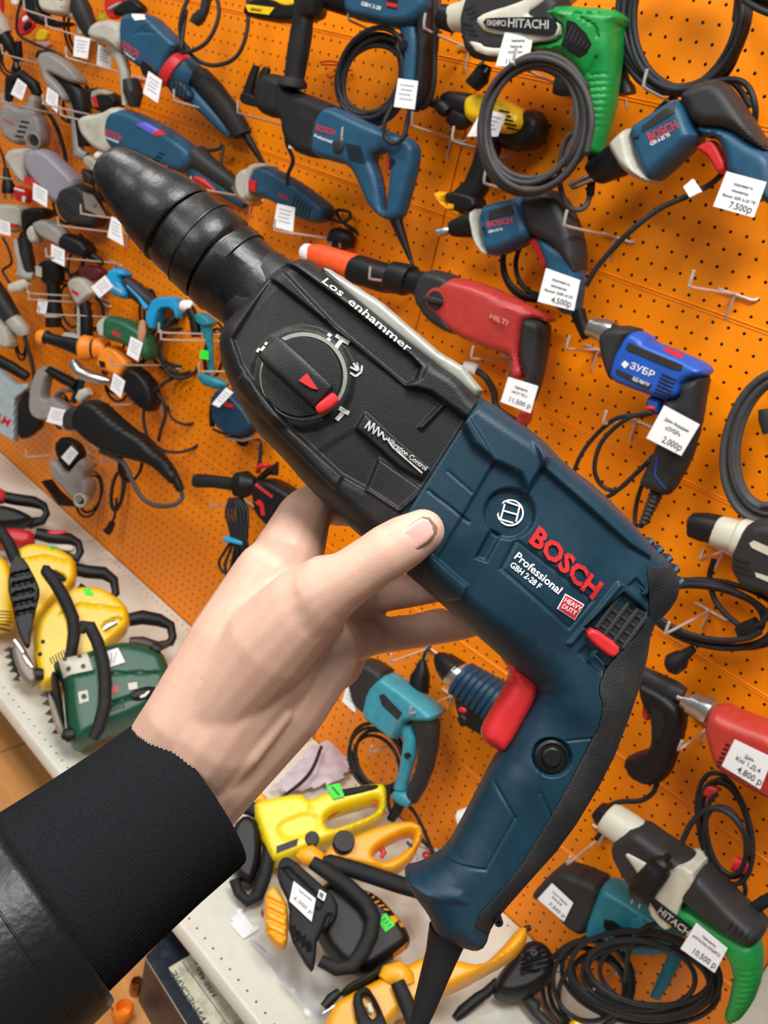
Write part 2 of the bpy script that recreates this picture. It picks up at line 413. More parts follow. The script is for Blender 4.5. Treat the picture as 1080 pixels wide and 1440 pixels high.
wall = box('wall_back', (-4.4, 0.02, 0.15), (0.0, 0.05, 2.35), M_BACK, kind='structure')
F2 = []
top0 = CAMH + 0.066 + 0.5
# rolled top and bottom edges catch the light along every seam
def lip(z, s):
    i = len(V); prof = [(0, 0), (-0.0014 , 0.0012 * s), (-0.0010, 0.0026 * s), (0.004, 0.0032 * s), (0.014, 0.0032 * s)]
    for y, dz in prof: V.extend([(0, y, z + dz - .0032 * s), (PW, y, z + dz - .0032 * s)])
    for k in range(len(prof) - 1): F.append((i + 2 * k, i + 2 * k + 1, i + 2 * k + 3, i + 2 * k + 2))
lip(PH, 1); lip(0.0, -1)
for xx in (0.0, PW):
    i = len(V); V.extend([(xx, 0, 0), (xx, 0, PH), (xx, .016, PH), (xx, .016, 0)]); F.append((i, i + 1, i + 2, i + 3))
proto = link('perforated_panel', V, F, M_WALL, None, None, 50); me_panel = proto.data; bpy.data.objects.remove(proto)
for bay in range(4):
    for row in range(8):
        o = bpy.data.objects.new('perforated_panel', me_panel); COL.objects.link(o); o.parent = wall
        o.location = (-1.0545 - 1.026 * (bay - 0) + 0.0, 0, top0 - 0.25 * (row + 1)); o.rotation_euler = (random.uniform(-.0025, .0025), 0, 0)
# end post of the wall unit at the right
box('trim_1', (-0.03, -0.035, 0.0), (0.012, 0.05, 2.3), M_SHELF, kind='structure', bevel=0.002)
# floor of wood laminate
M_PLANK = mat('oak_laminate', 'c98d52', 0.35, var=0.14, nscale=9)
nt = M_PLANK.node_tree
for n_ in nt.nodes:
    if n_.type == 'TEX_NOISE':
        mp = nt.nodes.new('ShaderNodeMapping'); mp.inputs['Scale'].default_value = (0.35, 4.0, 1); tcn = [k for k in nt.nodes if k.type == 'TEX_COORD'][0]
        nt.links.new(tcn.outputs['Object'], mp.inputs[0]); nt.links.new(mp.outputs[0], n_.inputs['Vector'])
M_PLANK2 = mat('oak_laminate_dark', 'b97b42', 0.35, var=0.2, nscale=12)
floor = box('floor', (-5.0, -4.0, -0.03), (2.5, 0.6, -0.009), mat('floor_joint', '4a2c16', 0.8), kind='structure')
pl = box('plank', (0, 0, -0.009), (1.19, 0.19, 0.0), M_PLANK, bevel=0.0015); plm = pl.data; bpy.data.objects.remove(pl)
plm2 = plm.copy(); plm2.materials.clear(); plm2.materials.append(M_PLANK2)
for j in range(10):
    for i in range(-4, 2):
        o = bpy.data.objects.new('plank', plm if random.random() < .6 else plm2); COL.objects.link(o); o.parent = floor
        o.location = (i * 1.193 + (j % 3) * 0.4, -0.25 - 0.193 * (j + 1) + 0.2, 0)
# base shelf in bays, cream steel with perforated edges
ZS = CAMH - 1.42
YF = -0.545
shelf_labels = ['cream steel base shelf carrying the amber electric chainsaws', 'cream steel base shelf carrying the green and yellow chainsaws', 'cream steel base shelf far left under the red chainsaws']
for bay in range(3):
    x0 = -1.054 - 1.026 * bay; t = bpy.data.objects.new('metal_shelf', None); COL.objects.link(t); t.location = (x0, 0, ZS)
    t['label'] = shelf_labels[bay]; t['category'] = 'shelf'; t['group'] = 'base shelves of the display wall'
    V, F = perf_strip(40, 1, 0.0045, 0.004, PW + .002, 0.033, 0.0022, lambda x, z: (x, YF + 0.004 + z, 0.0)); link('front_edge', V, F, M_SHELF, t, None, 0)
    V, F = perf_strip(40, 1, 0.0045, 0.004, PW + .002, 0.033, 0.0022, lambda x, z: (x, -0.036 + z, 0.0)); link('back_edge', V, F, M_SHELF, t, None, 0)
    box('deck', (0, YF + 0.037, -0.004), (PW + .002, -0.036, 0.0), M_SHELF, t)
    lipo = []
    prof = [(YF + .004, 0), (YF + .0015, -.0008), (YF, -.003), (YF - .004, -.026), (YF - .003, -.03), (YF + .012, -.031), (YF + .012, -.028)]
    V = [(x, y, z) for y, z in prof for x in (0, PW + .002)]; F = [(2 * k, 2 * k + 1, 2 * k + 3, 2 * k + 2) for k in range(len(prof) - 1)]
    link('front_lip', V, F, M_SHELF, t, None, 50)
    box('hole_backing', (0, YF + .006, -.006), (PW + .002, -0.002, -.0045), M_VENT, t)
box('baseboard_back', (-4.2, YF + 0.10, 0.0), (-0.03, YF + 0.12, ZS - 0.035), mat('kick_plate', '3a2e26', 0.7), kind='structure')
# ================================================================ the rotary hammer held up in front
ZH = 0.485
HF = Fr(CP + FWD * ZH, -FWD, ref=0.026, up=RIGHT * .643 - DOWN * .766)
ham = Thing('rotary_hammer', 'large blue and black corded rotary hammer held up by a hand', 'rotary hammer', HF, at=(600, 700))
U = [(395, 364), (430, 356), (458, 374), (540, 434), (615, 499), (655, 522), (680, 556), (725, 585), (765, 610), (800, 648), (850, 685), (900, 735), (925, 765), (950, 785), (968, 812), (970, 840), (955, 865), (930, 888), (922, 940), (905, 997), (870, 1094), (808, 1199), (734, 1281), (699, 1322), (690, 1355), (674, 1363), (649, 1356), (614, 1337), (606, 1312), (577, 1273), (569, 1252), (598, 1246), (633, 1223), (662, 1170), (696, 1104), (706, 1086), (722, 1068), (760, 998), (764, 978), (742, 958), (716, 936), (660, 887), (575, 811), (504, 755), (425, 680), (396, 645), (348, 597), (307, 515), (302, 475), (312, 448)]
HM = [(400, 500, .040), (520, 620, .040), (650, 700, .040), (760, 800, .038), (880, 830, .034), (840, 960, .028), (780, 1060, .022), (720, 1180, .020), (640, 1290, .021), (930, 850, .026)]
RM = [(400, 500, .013), (550, 640, .013), (700, 720, .014), (820, 800, .016), (860, 950, .022), (780, 1080, .021), (720, 1180, .020), (640, 1300, .018)]
def bar(a, b, w):
    a = np.array(a, float); b = np.array(b, float); t = unit(b - a); q = np.array([-t[1], t[0]]) * w / 2
    return [tuple(a + q), tuple(b + q), tuple(b - q), tuple(a - q)]
def disc(c, r, n=20, ry=None): return [(c[0] + r * math.cos(2 * math.pi * k / n), c[1] + (ry or r) * math.sin(2 * math.pi * k / n)) for k in range(n)]
seamA, seamB = (674, 560), (568, 724)
gear_clip = [(240, 300), (440, 300), (690, 536), (673, 562), (566, 727), (520, 798), (240, 780)]
gear_carve = [
    ([(384, 400), (430, 436), (560, 540), (574, 551), (600, 556), (652, 594), (594, 686), (560, 716), (520, 690), (480, 668), (446, 636), (411, 604), (372, 556), (346, 520), (333, 483)], -0.0030, 0.0016),
    ([(393, 380), (403, 374), (500, 446), (578, 508), (590, 522), (584, 538), (570, 545), (556, 534), (470, 462)], -0.0042, 0.0022),
    ([(575, 548), (592, 538), (604, 512), (640, 540), (672, 566), (655, 592), (604, 556)], 0.0022, 0.0016),
    (bar((622, 572), (590, 606), 6), 0.0022, 0.002),
    ([(514, 585), (502, 606), (560, 658), (592, 676), (600, 662), (560, 628)], 0.0030, 0.0016),
    ([(502, 606), (533, 647), (512, 694), (470, 672), (446, 640)], -0.0006, 0.004),
    ([(533, 647), (594, 690), (562, 720), (516, 690)], 0.0022, 0.002),
    ([(330, 545), (412, 628), (474, 690), (484, 672), (410, 606), (350, 530)], 0.0018, 0.002),
    (disc((428, 537), 70), 0.0024, 0.004),
]
g = ham.relief('gear_housing', M_HBLACK, gear_clip, HM, RM, cell=0.00055, prof=U, carve=gear_carve, edge=0.22, min_soft=.0022, smooth=75)
gS = ham.S
blue_clip = [(674, 561), (690, 534), (1000, 700), (1000, 792), (925, 798), (903, 792), (910, 840), (915, 870), (880, 905), (851, 935), (839, 968), (847, 993), (839, 1032), (777, 1153), (727, 1238), (664, 1302), (690, 1330), (720, 1330), (700, 1400), (560, 1390), (520, 1240), (650, 1060), (690, 1000), (690, 930), (520, 800), (567, 727)]
blue_carve = [
    ([(654, 590), (691, 650), (652, 716), (612, 784), (560, 740)], 0.0022, 0.0018),
    (disc((712, 722), 35), -0.0038, 0.0020),
    ([(686, 744), (700, 752), (680, 788), (666, 782)], -0.0034, 0.0018),
    ([(645, 598), (668, 576), (692, 552), (730, 600), (764, 645), (735, 692), (724, 668), (690, 652), (660, 628)], 0.0050, 0.0040),
    ([(735, 592), (782, 642), (840, 696), (920, 762), (911, 784), (880, 766), (810, 706), (756, 660)], 0.0036, 0.0030),
    (bar((600, 690), (656, 734), 2.4), -0.0014, 0.0014), (bar((626, 664), (660, 694), 2.0), -0.0008, 0.0014),
    ([(590, 776), (604, 778), (654, 822), (648, 838), (624, 844), (590, 812)], 0.0050, 0.0022),
    ([(720, 756), (830, 842), (797, 884), (699, 798)], -0.0014, 0.0012),
    ([(724, 761), (826, 843), (797, 879), (704, 798)], 0.0008, 0.0012),
    (bar((866, 820), (798, 905), 7), 0.0020, 0.0014),
    ([(872, 832), (908, 860), (866, 916), (836, 888), (818, 880)], -0.0045, 0.0012),
    ([(889, 812), (912, 838), (910, 850), (878, 822)], -0.0018, 0.001), ([(822, 906), (854, 938), (846, 948), (812, 918)], -0.0018, 0.001),
    (disc((779, 1069), 27), -0.0035, 0.0012),
    (bar((698, 1108), (727, 1156), 2.2), -0.0012, 0.001), (bar((727, 1156), (686, 1228), 2.2), -0.0012, 0.001), (bar((686, 1230), (634, 1226), 2.2), -0.0012, 0.001),
    (bar((800, 1045), (838, 1040), 2), -0.001, 0.001), (bar((764, 1092), (762, 1120), 2), -0.001, 0.001), (bar((762, 1120), (778, 1152), 2), -0.001, 0.001),
    ([(569, 1252), (600, 1254), (650, 1262), (655, 1275), (600, 1272)], 0.0014, 0.005),
]
b_ = ham.relief('motor_housing', M_HBLUE, blue_clip, HM, RM, cell=0.00055, prof=U, carve=blue_carve, edge=0.22, min_soft=.0020, smooth=75)
bS = ham.S
rub_clip = [(903, 791), (925, 797), (1000, 791), (1000, 900), (930, 1400), (700, 1340), (690, 1330), (664, 1303), (727, 1239), (777, 1154), (840, 1033), (848, 993), (840, 968), (852, 936), (881, 906), (916, 871), (911, 840)]
rub = ham.relief('rear_grip', M_HRUB, rub_clip, HM, RM, cell=0.0009, prof=U, edge=0.22, carve=[(rub_clip, 0.0008, 0.002)])
rS = ham.S
# cooling ribs at the rear crown
for k, (x, y) in enumerate([(922, 768), (936, 779), (949, 792), (959, 807), (966, 825)]):
    ham.loft('cooling_rib', M_HBLUE, [(x - 15, y + 15, 4), (x - 8, y + 8, 6), (x, y, 6.5), (x + 7, y - 6, 6), (x + 10, y - 9, 3)], k=5.0, e=3.5, ns=12, h0=.003)
# aluminium top strip
ham.relief('top_strip', M_ALU, [(453, 376), (468, 382), (540, 428), (618, 496), (652, 516), (680, 551), (666, 566), (640, 545), (600, 513), (520, 453), (458, 396)], 0.024, 0.004, cell=0.0012, edge=0.7, h0=0.0105, sm=0)
# chuck
ax = [(148, 227, 16), (149.5, 228.5, 24), (152, 231, 29), (158, 236, 34), (180, 255, 43), (200, 273, 50), (212, 283, 53), (215, 286, 56), (248, 314, 64), (251, 317, 62), (252, 318, 56), (255.5, 321, 56), (256.5, 322, 63), (280, 342, 64), (283, 345, 66), (304, 364, 67), (306.5, 366, 65), (307.5, 367, 59), (310.5, 370, 59), (311.5, 371, 66), (326, 384, 67), (328, 386, 64), (360, 412, 62), (395, 440, 60)]
HF0 = Fr(CP + FWD * ZH, -FWD, ref=0.0, up=RIGHT * .643 - DOWN * .766); ham.fr = HF0
ck = ham.loft('chuck', M_CHUCK, ax, k=1.0, e=2.0, ns=64, h0=0.0, smooth=50)
for c, r in (((248, 314), 62.0), ((281.5, 343.5), 66.3), ((213, 284), 53.2)):
    t = np.array([.766, .643]); ham.loft('chuck_ring', M_CHUCK, [(c[0] - t[0] * 1.6, c[1] - t[1] * 1.6, r - 1.5), (c[0] - t[0] * .8, c[1] - t[1] * .8, r + .6), (c[0] + t[0] * .8, c[1] + t[1] * .8, r + .6), (c[0] + t[0] * 1.6, c[1] + t[1] * 1.6, r - 1.5)], k=1.0, e=2.0, ns=64, parent=ck)
# neck collar between chuck and gear housing
ham.loft('collar', M_HBLACK, [(352, 405, 60), (358, 410, 64), (380, 430, 66), (400, 446, 64)], k=.92, e=2.6, ns=40)
ham.fr = HF
# mode dial
dc = (428, 537); px = 0.000362; H0 = gS(428, 537)
dr = ham.lathe('dial_ring', M_ALU, (430, 535), [(62 * px, H0 - .006), (62 * px, H0 + .0002), (61 * px, H0 + .0010), (56 * px, H0 + .0010), (55 * px, H0 - .002)], ns=64, label='bare metal ring around the mode dial')
dial = ham.lathe('mode_dial', M_HBLACK, dc, [(56 * px, H0 - .006), (56 * px, H0 + .003), (54.5 * px, H0 + .0045), (20 * px, H0 + .0050), (2 * px, H0 + .0050)], ns=64)
ham.S = None
kn = ham.loft('dial_grip', M_HBLACK, [(384, 497, 12, .1), (386, 499, 19, .42), (392, 505, 21, .5), (420, 530, 21, .55), (450, 558, 21, .55), (458, 565, 20, .45), (461, 568, 15, .2)], e=4.0, ns=24, h0=H0 + .008, parent=dial)
ham.plate('dial_pointer', M_RED, [(427, 546), (438, 536), (453, 558), (444, 556)], lift=H0 + .0125, t=.002, parent=dial, label='red triangular pointer window')
ham.loft('dial_button', M_RED, [(449, 582, 7), (454, 580, 9), (466, 573, 9), (474, 566, 8), (476, 564, 5)], k=.9, e=3.2, h0=H0 + .007, parent=dial, label='red release button on the dial')
# engraved symbols and lettering
ham.S = gS
def strokes(name, m, segs, w, lift=.0006, parent=None, drape=True, t=.0006):
    return ham.plates(name, m, [bar(a, b, w) for a, b in segs], lift=lift, t=t, drape=drape, parent=parent)
strokes('mode_symbol', M_TEXTS, [((466, 483), (462, 489)), ((467, 476), (464, 480)), ((474, 478), (492, 489)), ((482, 484), (474, 497))], 5.5)
strokes('mode_symbol', M_TEXTS, [((498, 516), (505, 526)), ((505, 526), (494, 522)), ((505, 526), (503, 515)), ((494, 530), (501, 534)), ((501, 534), (509, 528)), ((509, 528), (510, 519))], 3)
strokes('mode_symbol', M_TEXTS, [((479, 578), (492, 585)), ((484, 584), (475, 594))], 6)
strokes('mode_symbol', M_TEXTS, [((372, 500), (377, 494)), ((378, 492), (380, 488)), ((366, 501), (370, 496))], 4.5)
ham.text('Los', (455, 406), (481, 426), 11, M_TEXTS, lift=.0006, drape=True)
ham.text('enhammer', (490, 434), (573, 502), 11.5, M_TEXTS, lift=.0006, drape=True)
strokes('vibration_symbol', M_TEXTS, [((514, 606), (521, 596)), ((521, 596), (519, 610)), ((519, 610), (527, 599)), ((527, 599), (525, 614)), ((525, 614), (533, 604)), ((533, 604), (532, 617)), ((532, 617), (538, 611)), ((538, 611), (540, 622)), ((540, 622), (544, 620)), ((544, 620), (552, 632)), ((552, 632), (592, 667))], 2.2, lift=.0012)
ham.text('Vibration Control', (543, 624), (596, 664), 7.5, M_TEXTS, lift=.0012, drape=True)
ham.S = bS
em = ham.lathe('emblem', M_TEXTW, (714, 721), [(19 * px, bS(714, 721) - .001), (19 * px, bS(714, 721) + .0006), (16.8 * px, bS(714, 721) + .0006), (16.8 * px, bS(714, 721) - .001)], ns=40, label='white ring emblem with armature')
strokes('emblem_armature', M_TEXTW, [((706, 709), (700, 731)), ((727, 711), (722, 733)), ((704, 718), (725, 724)), ((709, 706), (727, 712)), ((700, 730), (718, 735))], 2.2, lift=.0006, parent=em)
ham.text('BOSCH', (738, 760), (829, 841), 25, M_RED, lift=.0014, drape=True, t=.0014, name='brand_lettering', up=(14, -21), bold=.035)
ham.text('Professional', (718, 783), (779, 833), 11, M_TEXTW, lift=.0005, drape=True)
ham.text('GBH 2-28 F', (712, 794), (752, 826), 8, M_TEXTW, lift=.0005, drape=True)
rb = ham.plate('duty_badge', M_TEXTW, [(789, 832), (817, 848), (804, 870), (778, 853)], lift=.0004, t=.0004, drape=True)
ham.plate('badge_field', M_RED, [(789.5, 834), (815, 848.5), (803.5, 868), (780, 852.5)], lift=.0008, t=.0004, drape=True, parent=rb)
ham.text('HEAVY', (787, 843), (811, 857), 6.5, M_TEXTW, lift=.0013, drape=True, parent=rb, t=.0003)
ham.text('DUTY', (784, 851.5), (804, 863), 6.5, M_TEXTW, lift=.0013, drape=True, parent=rb, t=.0003)
# vent grille and reversing slide
hv = bS(868, 872)
ham.plate('vent_opening', M_VENT, [(871, 836), (906, 861), (870, 910), (838, 883)], lift=hv + .0004, t=.001)
for k in range(4):
    a = np.array((862, 846)) + k * np.array((12.5, 9.3)); ham.loft('vent_bar', M_DGREY, [(a[0] + 7, a[1] - 9, 3), (a[0], a[1], 3.2), (a[0] - 22, a[1] + 30, 3.2), (a[0] - 26, a[1] + 36, 3)], k=.9, e=4, ns=10, h0=hv + .002)
for k in range(4):
    a = np.array((866, 845)) + k * np.array((-8, 11)); ham.loft('vent_crossbar', M_DGREY, [(a[0] - 2, a[1] - 2, 2), (a[0] + 14, a[1] + 10, 2), (a[0] + 34, a[1] + 25, 2)], k=.8, e=4, ns=10, h0=hv + .001)
ham.relief('reversing_slide', M_RED, [(818, 888), (830, 879), (868, 906), (866, 918), (856, 924), (830, 904)], .004, .002, cell=.0008, h0=hv + .002, edge=.3, label='red reversing slide beside the vent')
strokes('arrow_mark', M_HBLUE, [((888, 817), (905, 832)), ((905, 832), (897, 832)), ((905, 832), (904, 824))], 3, lift=.0012)
strokes('arrow_mark', M_HBLUE, [((828, 914), (846, 932)), ((828, 914), (829, 921)), ((828, 914), (836, 914))], 3, lift=.0012)
# trigger, lock button, cord boot
ham.relief('trigger', M_RED, [(712, 934), (722, 936), (767, 968), (768, 984), (762, 998), (722, 1070), (712, 1074), (686, 1058), (684, 1046), (690, 1030), (724, 974), (727, 956)], [(740, 960, .012), (700, 1060, .010)], .007, cell=.0011, edge=.35, label='red trigger')
hb = bS(779, 1069)
lk = ham.lathe('lock_button', M_BLACK, (779, 1069), [(25 * px, hb - .004), (25 * px, hb + .0015), (21 * px, hb + .0022), (20 * px, hb + .001), (15 * px, hb + .001), (14.5 * px, hb + .0026), (12 * px, hb + .0034), (2 * px, hb + .0034)], ns=40)
ham.lathe('screw', M_BLACK, (704, 1306), [(6.5 * px, .008), (6.5 * px, .0195), (3 * px, .0195), (2.6 * px, .0175)], ns=16)
ham.loft('cord_boot', M_RUB, [(636, 1342, 30), (632, 1356, 28), (625, 1380, 24), (614, 1412, 21), (603, 1446, 18), (588, 1490, 13), (575, 1530, 10)], k=1.0, e=2.2, ns=24)
ham.tube('power_cord', M_CABLE, [(580, 1500, 0), (560, 1580, -.01), (520, 1700, -.02), (500, 1900, -.04)], .0045)
# ================================================================ the arm and hand
M_SKIN = mat('skin', 'cba48f', 0.46, var=0.06, nscale=45, bump=0.12, bscale=1300, sss=0.12, dirt='bf7f6e', dscale=28, damt=0.35)
M_NAIL = mat('nail', 'dba79c', 0.28, var=0.05)
M_KNIT = mat('black_knit', '17181b', 0.9, bump=0.4, bscale=1500, var=0.35, nscale=900, spec=0.12)
M_LEATH = mat('black_leather', '0e1011', 0.4, bump=0.25, bscale=180, var=0.2, spec=0.3)
per = Thing('person', 'arm in black leather jacket with ribbed knit cuff, hand holding the rotary hammer', 'person', HF, at=(270, 1110))
def blob(caps, name, voxel=0.0015, smooth=9):
    V = []; F = []
    for c in caps:
        pts = [HF.at(p[0], p[1], p[2]) for p in c]; rad = [p[3] for p in c]; W = []; R = []
        for i in range(len(pts) - 1):
            L = np.linalg.norm(pts[i + 1] - pts[i]); n = max(2, int(L / 0.004))
            for k in range(n): t = k / n; W.append(pts[i] * (1 - t) + pts[i + 1] * t); R.append(rad[i] * (1 - t) + rad[i + 1] * t)
        W.append(pts[-1]); R.append(rad[-1])
        d0 = unit(W[0] - W[1]); d1 = unit(W[-1] - W[-2]); pre = []; prr = []; po = []; por = []
        for a in (80, 60, 40, 20): pre.append(W[0] + d0 * R[0] * math.sin(math.radians(a))); prr.append(R[0] * math.cos(math.radians(a)))
        for a in (20, 40, 60, 80): po.append(W[-1] + d1 * R[-1] * math.sin(math.radians(a))); por.append(R[-1] * math.cos(math.radians(a)))
        v, f = tube_mesh(np.array(pre + W + po), prr + R + por, 16); b = len(V); V += list(v); F += [tuple(i + b for i in q) for q in f]
    o = per.add(name, V, F, M_SKIN, None, 0)
    md = o.modifiers.new('r', 'REMESH'); md.mode = 'VOXEL'; md.voxel_size = voxel; md.use_smooth_shade = True
    ms = o.modifiers.new('s', 'SMOOTH'); ms.factor = 0.5; ms.iterations = smooth
    dg = bpy.context.evaluated_depsgraph_get(); me = bpy.data.meshes.new_from_object(o.evaluated_get(dg)); o.modifiers.clear(); o.data = me
    for p in me.polygons: p.use_smooth = True
    return o
CAPS = [
    # forearm and wrist (two parallel runs make it wider than deep)
    [(150, 1190, .018, .026), (225, 1075, -.004, .025), (262, 1015, .008, .024), (330, 905, .008, .025), (380, 812, .004, .021)],
    [(190, 1225, .012, .026), (280, 1118, -.010, .026), (318, 1074, -.006, .026), (395, 985, -.008, .027), (440, 920, -.012, .026)],
    [(170, 1208, .018, .026), (250, 1100, -.005, .027), (300, 1030, .006, .029), (372, 925, .006, .031), (415, 860, .004, .028)],
    # thenar side, metacarpal, thumb
    [(235, 1080, -.006, .016), (300, 1005, .014, .020), (380, 905, .026, .025), (432, 850, .036, .0215), (458, 828, .043, .0175)],
    [(400, 900, .026, .02), (455, 833, .043, .0185), (492, 812, .050, .0142), (530, 786, .0535, .0136), (545, 776, .0538, .0139), (572, 760, .0535, .0132), (594, 747, .0525, .0112)],
    # tendons under the skin
    [(300, 1128, .010, .0045), (352, 1066, .020, .0050), (400, 1006, .018, .0045)],
    [(330, 930, .030, .004), (400, 850, .036, .005), (440, 805, .042, .004)],
    # index: knuckle, then behind the tool
    [(372, 845, .004, .021), (408, 775, .0, .0195), (428, 726, -.012, .0155), (448, 706, -.026, .0130), (500, 716, -.052, .0112), (560, 748, -.056, .0100), (590, 765, -.055, .0085)],
    # middle finger
    [(418, 850, -.012, .020), (472, 838, -.03, .0150), (520, 838, -.046, .0112), (580, 830, -.054, .0105), (650, 818, -.055, .0095), (690, 812, -.054, .0080)],
    # ring finger
    [(430, 900, -.016, .021), (490, 898, -.034, .0150), (528, 895, -.046, .0110), (580, 888, -.052, .0107), (648, 878, -.055, .0098), (700, 866, -.056, .0082)],
    # little finger, mostly hidden behind
    [(430, 945, -.016, .022), (478, 935, -.040, .0140), (500, 905, -.060, .0105), (560, 890, -.068, .0095), (620, 872, -.068, .0080)],
]
hand = blob(CAPS, 'hand')
# nail of the thumb
ham_S = None
per.loft('nail_rim', mat('nail_dirt', '7a5a4c', .6), [(566, 761, 10, .15), (574, 756, 16, .22), (588, 746, 16.5, .22), (599, 737, 14.5, .2), (604, 733, 8, .12)], e=2.6, ns=20, h0=.0640)
nl = per.loft('thumbnail', M_NAIL, [(559, 766, 6, .2), (562, 763, 12, .22), (572, 756, 15, .25), (586, 746, 15, .25), (596, 738, 13, .22), (600, 735, 7, .15)], e=2.6, ns=20, h0=.0645)
# knit cuff with ribs running along the arm; the arm comes from nearer the camera
CW = HF.at(270.6, 1112.6, 0.0); CA = -RIGHT * (math.cos(.602) * math.cos(.517)) + DOWN * (math.sin(.602) * math.cos(.517)) - FWD * math.sin(.517)
CX = unit(np.cross(HF.n, CA)); CY = np.cross(CA, CX)
def cuff(name, m, secs, nr, amp, k, smooth=180):
    """sections (distance along the arm, radius) with nr ribs of height amp mm"""
    V = []; F = []; ns = nr * 2
    for s_, R in secs:
        for q in range(ns):
            an = 2 * math.pi * q / ns; a = R + amp * .001 * (1 if q % 2 else -1); V.append(CW + CA * s_ + CX * math.cos(an) * a + CY * math.sin(an) * a * k)
    for i in range(len(secs) - 1):
        for q in range(ns): F.append((i * ns + q, i * ns + (q + 1) % ns, (i + 1) * ns + (q + 1) % ns, (i + 1) * ns + q))
    return per.add(name, V, F, m, None, smooth)
cuff('knit_cuff', M_KNIT, [(.012, .0440), (.002, .0450), (-.0008, .0462), (-.0012, .0472), (.0, .0480), (.003, .0484), (.03, .0486), (.06, .0500), (.088, .0520), (.12, .0520)], 120, 0.5, 0.81)
cuff('jacket_sleeve', M_LEATH, [(.100, .0520), (.090, .0540), (.0875, .0560), (.088, .0576), (.092, .0588), (.104, .0596), (.106, .0602), (.13, .0640), (.17, .069), (.25, .077), (.36, .088)], 32, 0.0, 0.84, 60)
an = [math.radians(a) for a in range(0, 360, 10)]; V, F = tube_mesh([CW + CA * .1052 + CX * math.cos(t) * .0601 + CY * math.sin(t) * .0601 * .84 for t in an], .0007, 6, True); per.add('sleeve_stitching', V, F, M_LEATH, None, 60)
# fine hair on the wrist
M_HAIR = mat('arm_hair', '8a6a48', .5); V = []; F = []; rg = np.random.RandomState(4)
for k in range(110):
    u = rg.rand(); x0 = 212 + u * 92 + rg.rand() * 5; y0 = 1008 - u * 116 + rg.rand() * 4; L = 9 + rg.rand() * 13; h = .006 + rg.rand() * .012; c_ = rg.randn() * .35
    P = [HF.at(x0 + 3, y0 + 2, h), HF.at(x0 - L * .5, y0 - L * (.15 + c_ * .4), h + .002), HF.at(x0 - L * .85, y0 + L * (.25 - c_), h + .003)]
    v, f = tube_mesh(catmull(P, 4), .00014, 4); b = len(V); V += list(v); F += [tuple(i + b for i in q) for q in f]
per.add('arm_hair', V, F, M_HAIR, None, 60, kind='stuff')
# ================================================================ display wall: shared builders
def proj(P):
    d = np.asarray(P) - CP; z = d @ FWD; return np.array([540 + FPX * (d @ RIGHT) / z, 720 + FPX * (d @ DOWN) / z])
def wire_hook(label, tip, L=0.15, wall=None, cross=True, tilt=0.05):
    """zinc wire hook: crossbar and brace in the wall, arm straight out, tip bent up"""
    if wall is not None:
        W = on_wall(*wall); best = min(np.linspace(0.04, 0.32, 120), key=lambda l: np.linalg.norm(proj(W + np.array([0, -l, 0.02])) - np.array(tip))); L = best
    else:
        P = on_wall(tip[0], tip[1], L); W = np.array([P[0], 0, P[2] - 0.016 - L * tilt])
    o = bpy.data.objects.new('wire_hook', None); COL.objects.link(o); o.location = W; o['label'] = label; o['category'] = 'hook'; o['group'] = 'zinc wire display hooks'
    path = [W + np.array([0, -.003, 0]), W + np.array([0, -L * .5, L * .5 * tilt]), W + np.array([0, -L + .012, L * tilt]), W + np.array([0, -L + .003, L * tilt + .005]), W + np.array([0, -L, L * tilt + .022])]
    V, F = tube_mesh(catmull(path, 6), .0022, 8); link('arm', V, F, M_HOOK, o, W, 60)
    if cross:
        c = [W + np.array([x, -.005, 0]) for x in (-.026, 0, .026)] + [W + np.array([.030, -.003, .001]), W + np.array([.031, .004, .006])]
        V, F = tube_mesh(np.array(c), .0022, 8); link('crossbar', V, F, M_HOOK, o, W, 60)
        c = [W + np.array([0, -.006, 0]), W + np.array([0, -.006, -.03]), W + np.array([0, .006, -.042])]
        V, F = tube_mesh(np.array(c), .0020, 8); link('brace', V, F, M_HOOK, o, W, 60)
    return o
def price_tag(label, quad, d=0.16, face=0.45, lines=None, price=None, m=None, red=None):
    """paper price card; quad = top left, top right, bottom right, bottom left in pixels"""
    q = np.array(quad, float); c = q.mean(0); fr = wallframe(c[0], c[1], d, face); t = Thing('price_tag', label, 'price tag', fr, group='white paper price tags')
    t.S = None; t.plate('card', m or M_WHITE, [tuple(p) for p in q], lift=0, t=.0008)
    def P(u, v): return (q[0] * (1 - u) + q[1] * u) * (1 - v) + (q[3] * (1 - u) + q[2] * u) * v
    hh = np.linalg.norm(q[3] - q[0])
    if lines:
        for (tx, u0, u1, v, hf) in lines: t.text(tx, P(u0, v), P(u1, v), hh * hf, M_INK, lift=.0009, t=.0003, up=(P(.5, 0) - P(.5, 1)) * hf)
    else:
        for k in range(4):
            v = .2 + .16 * k; a, b = P(.16 + .05 * (k % 2), v), P(.84 - .06 * (k % 3), v); t.plates('printed_line', M_INKL, [bar(a, b, hh * .055)], lift=.0007, t=.0004)
    return t
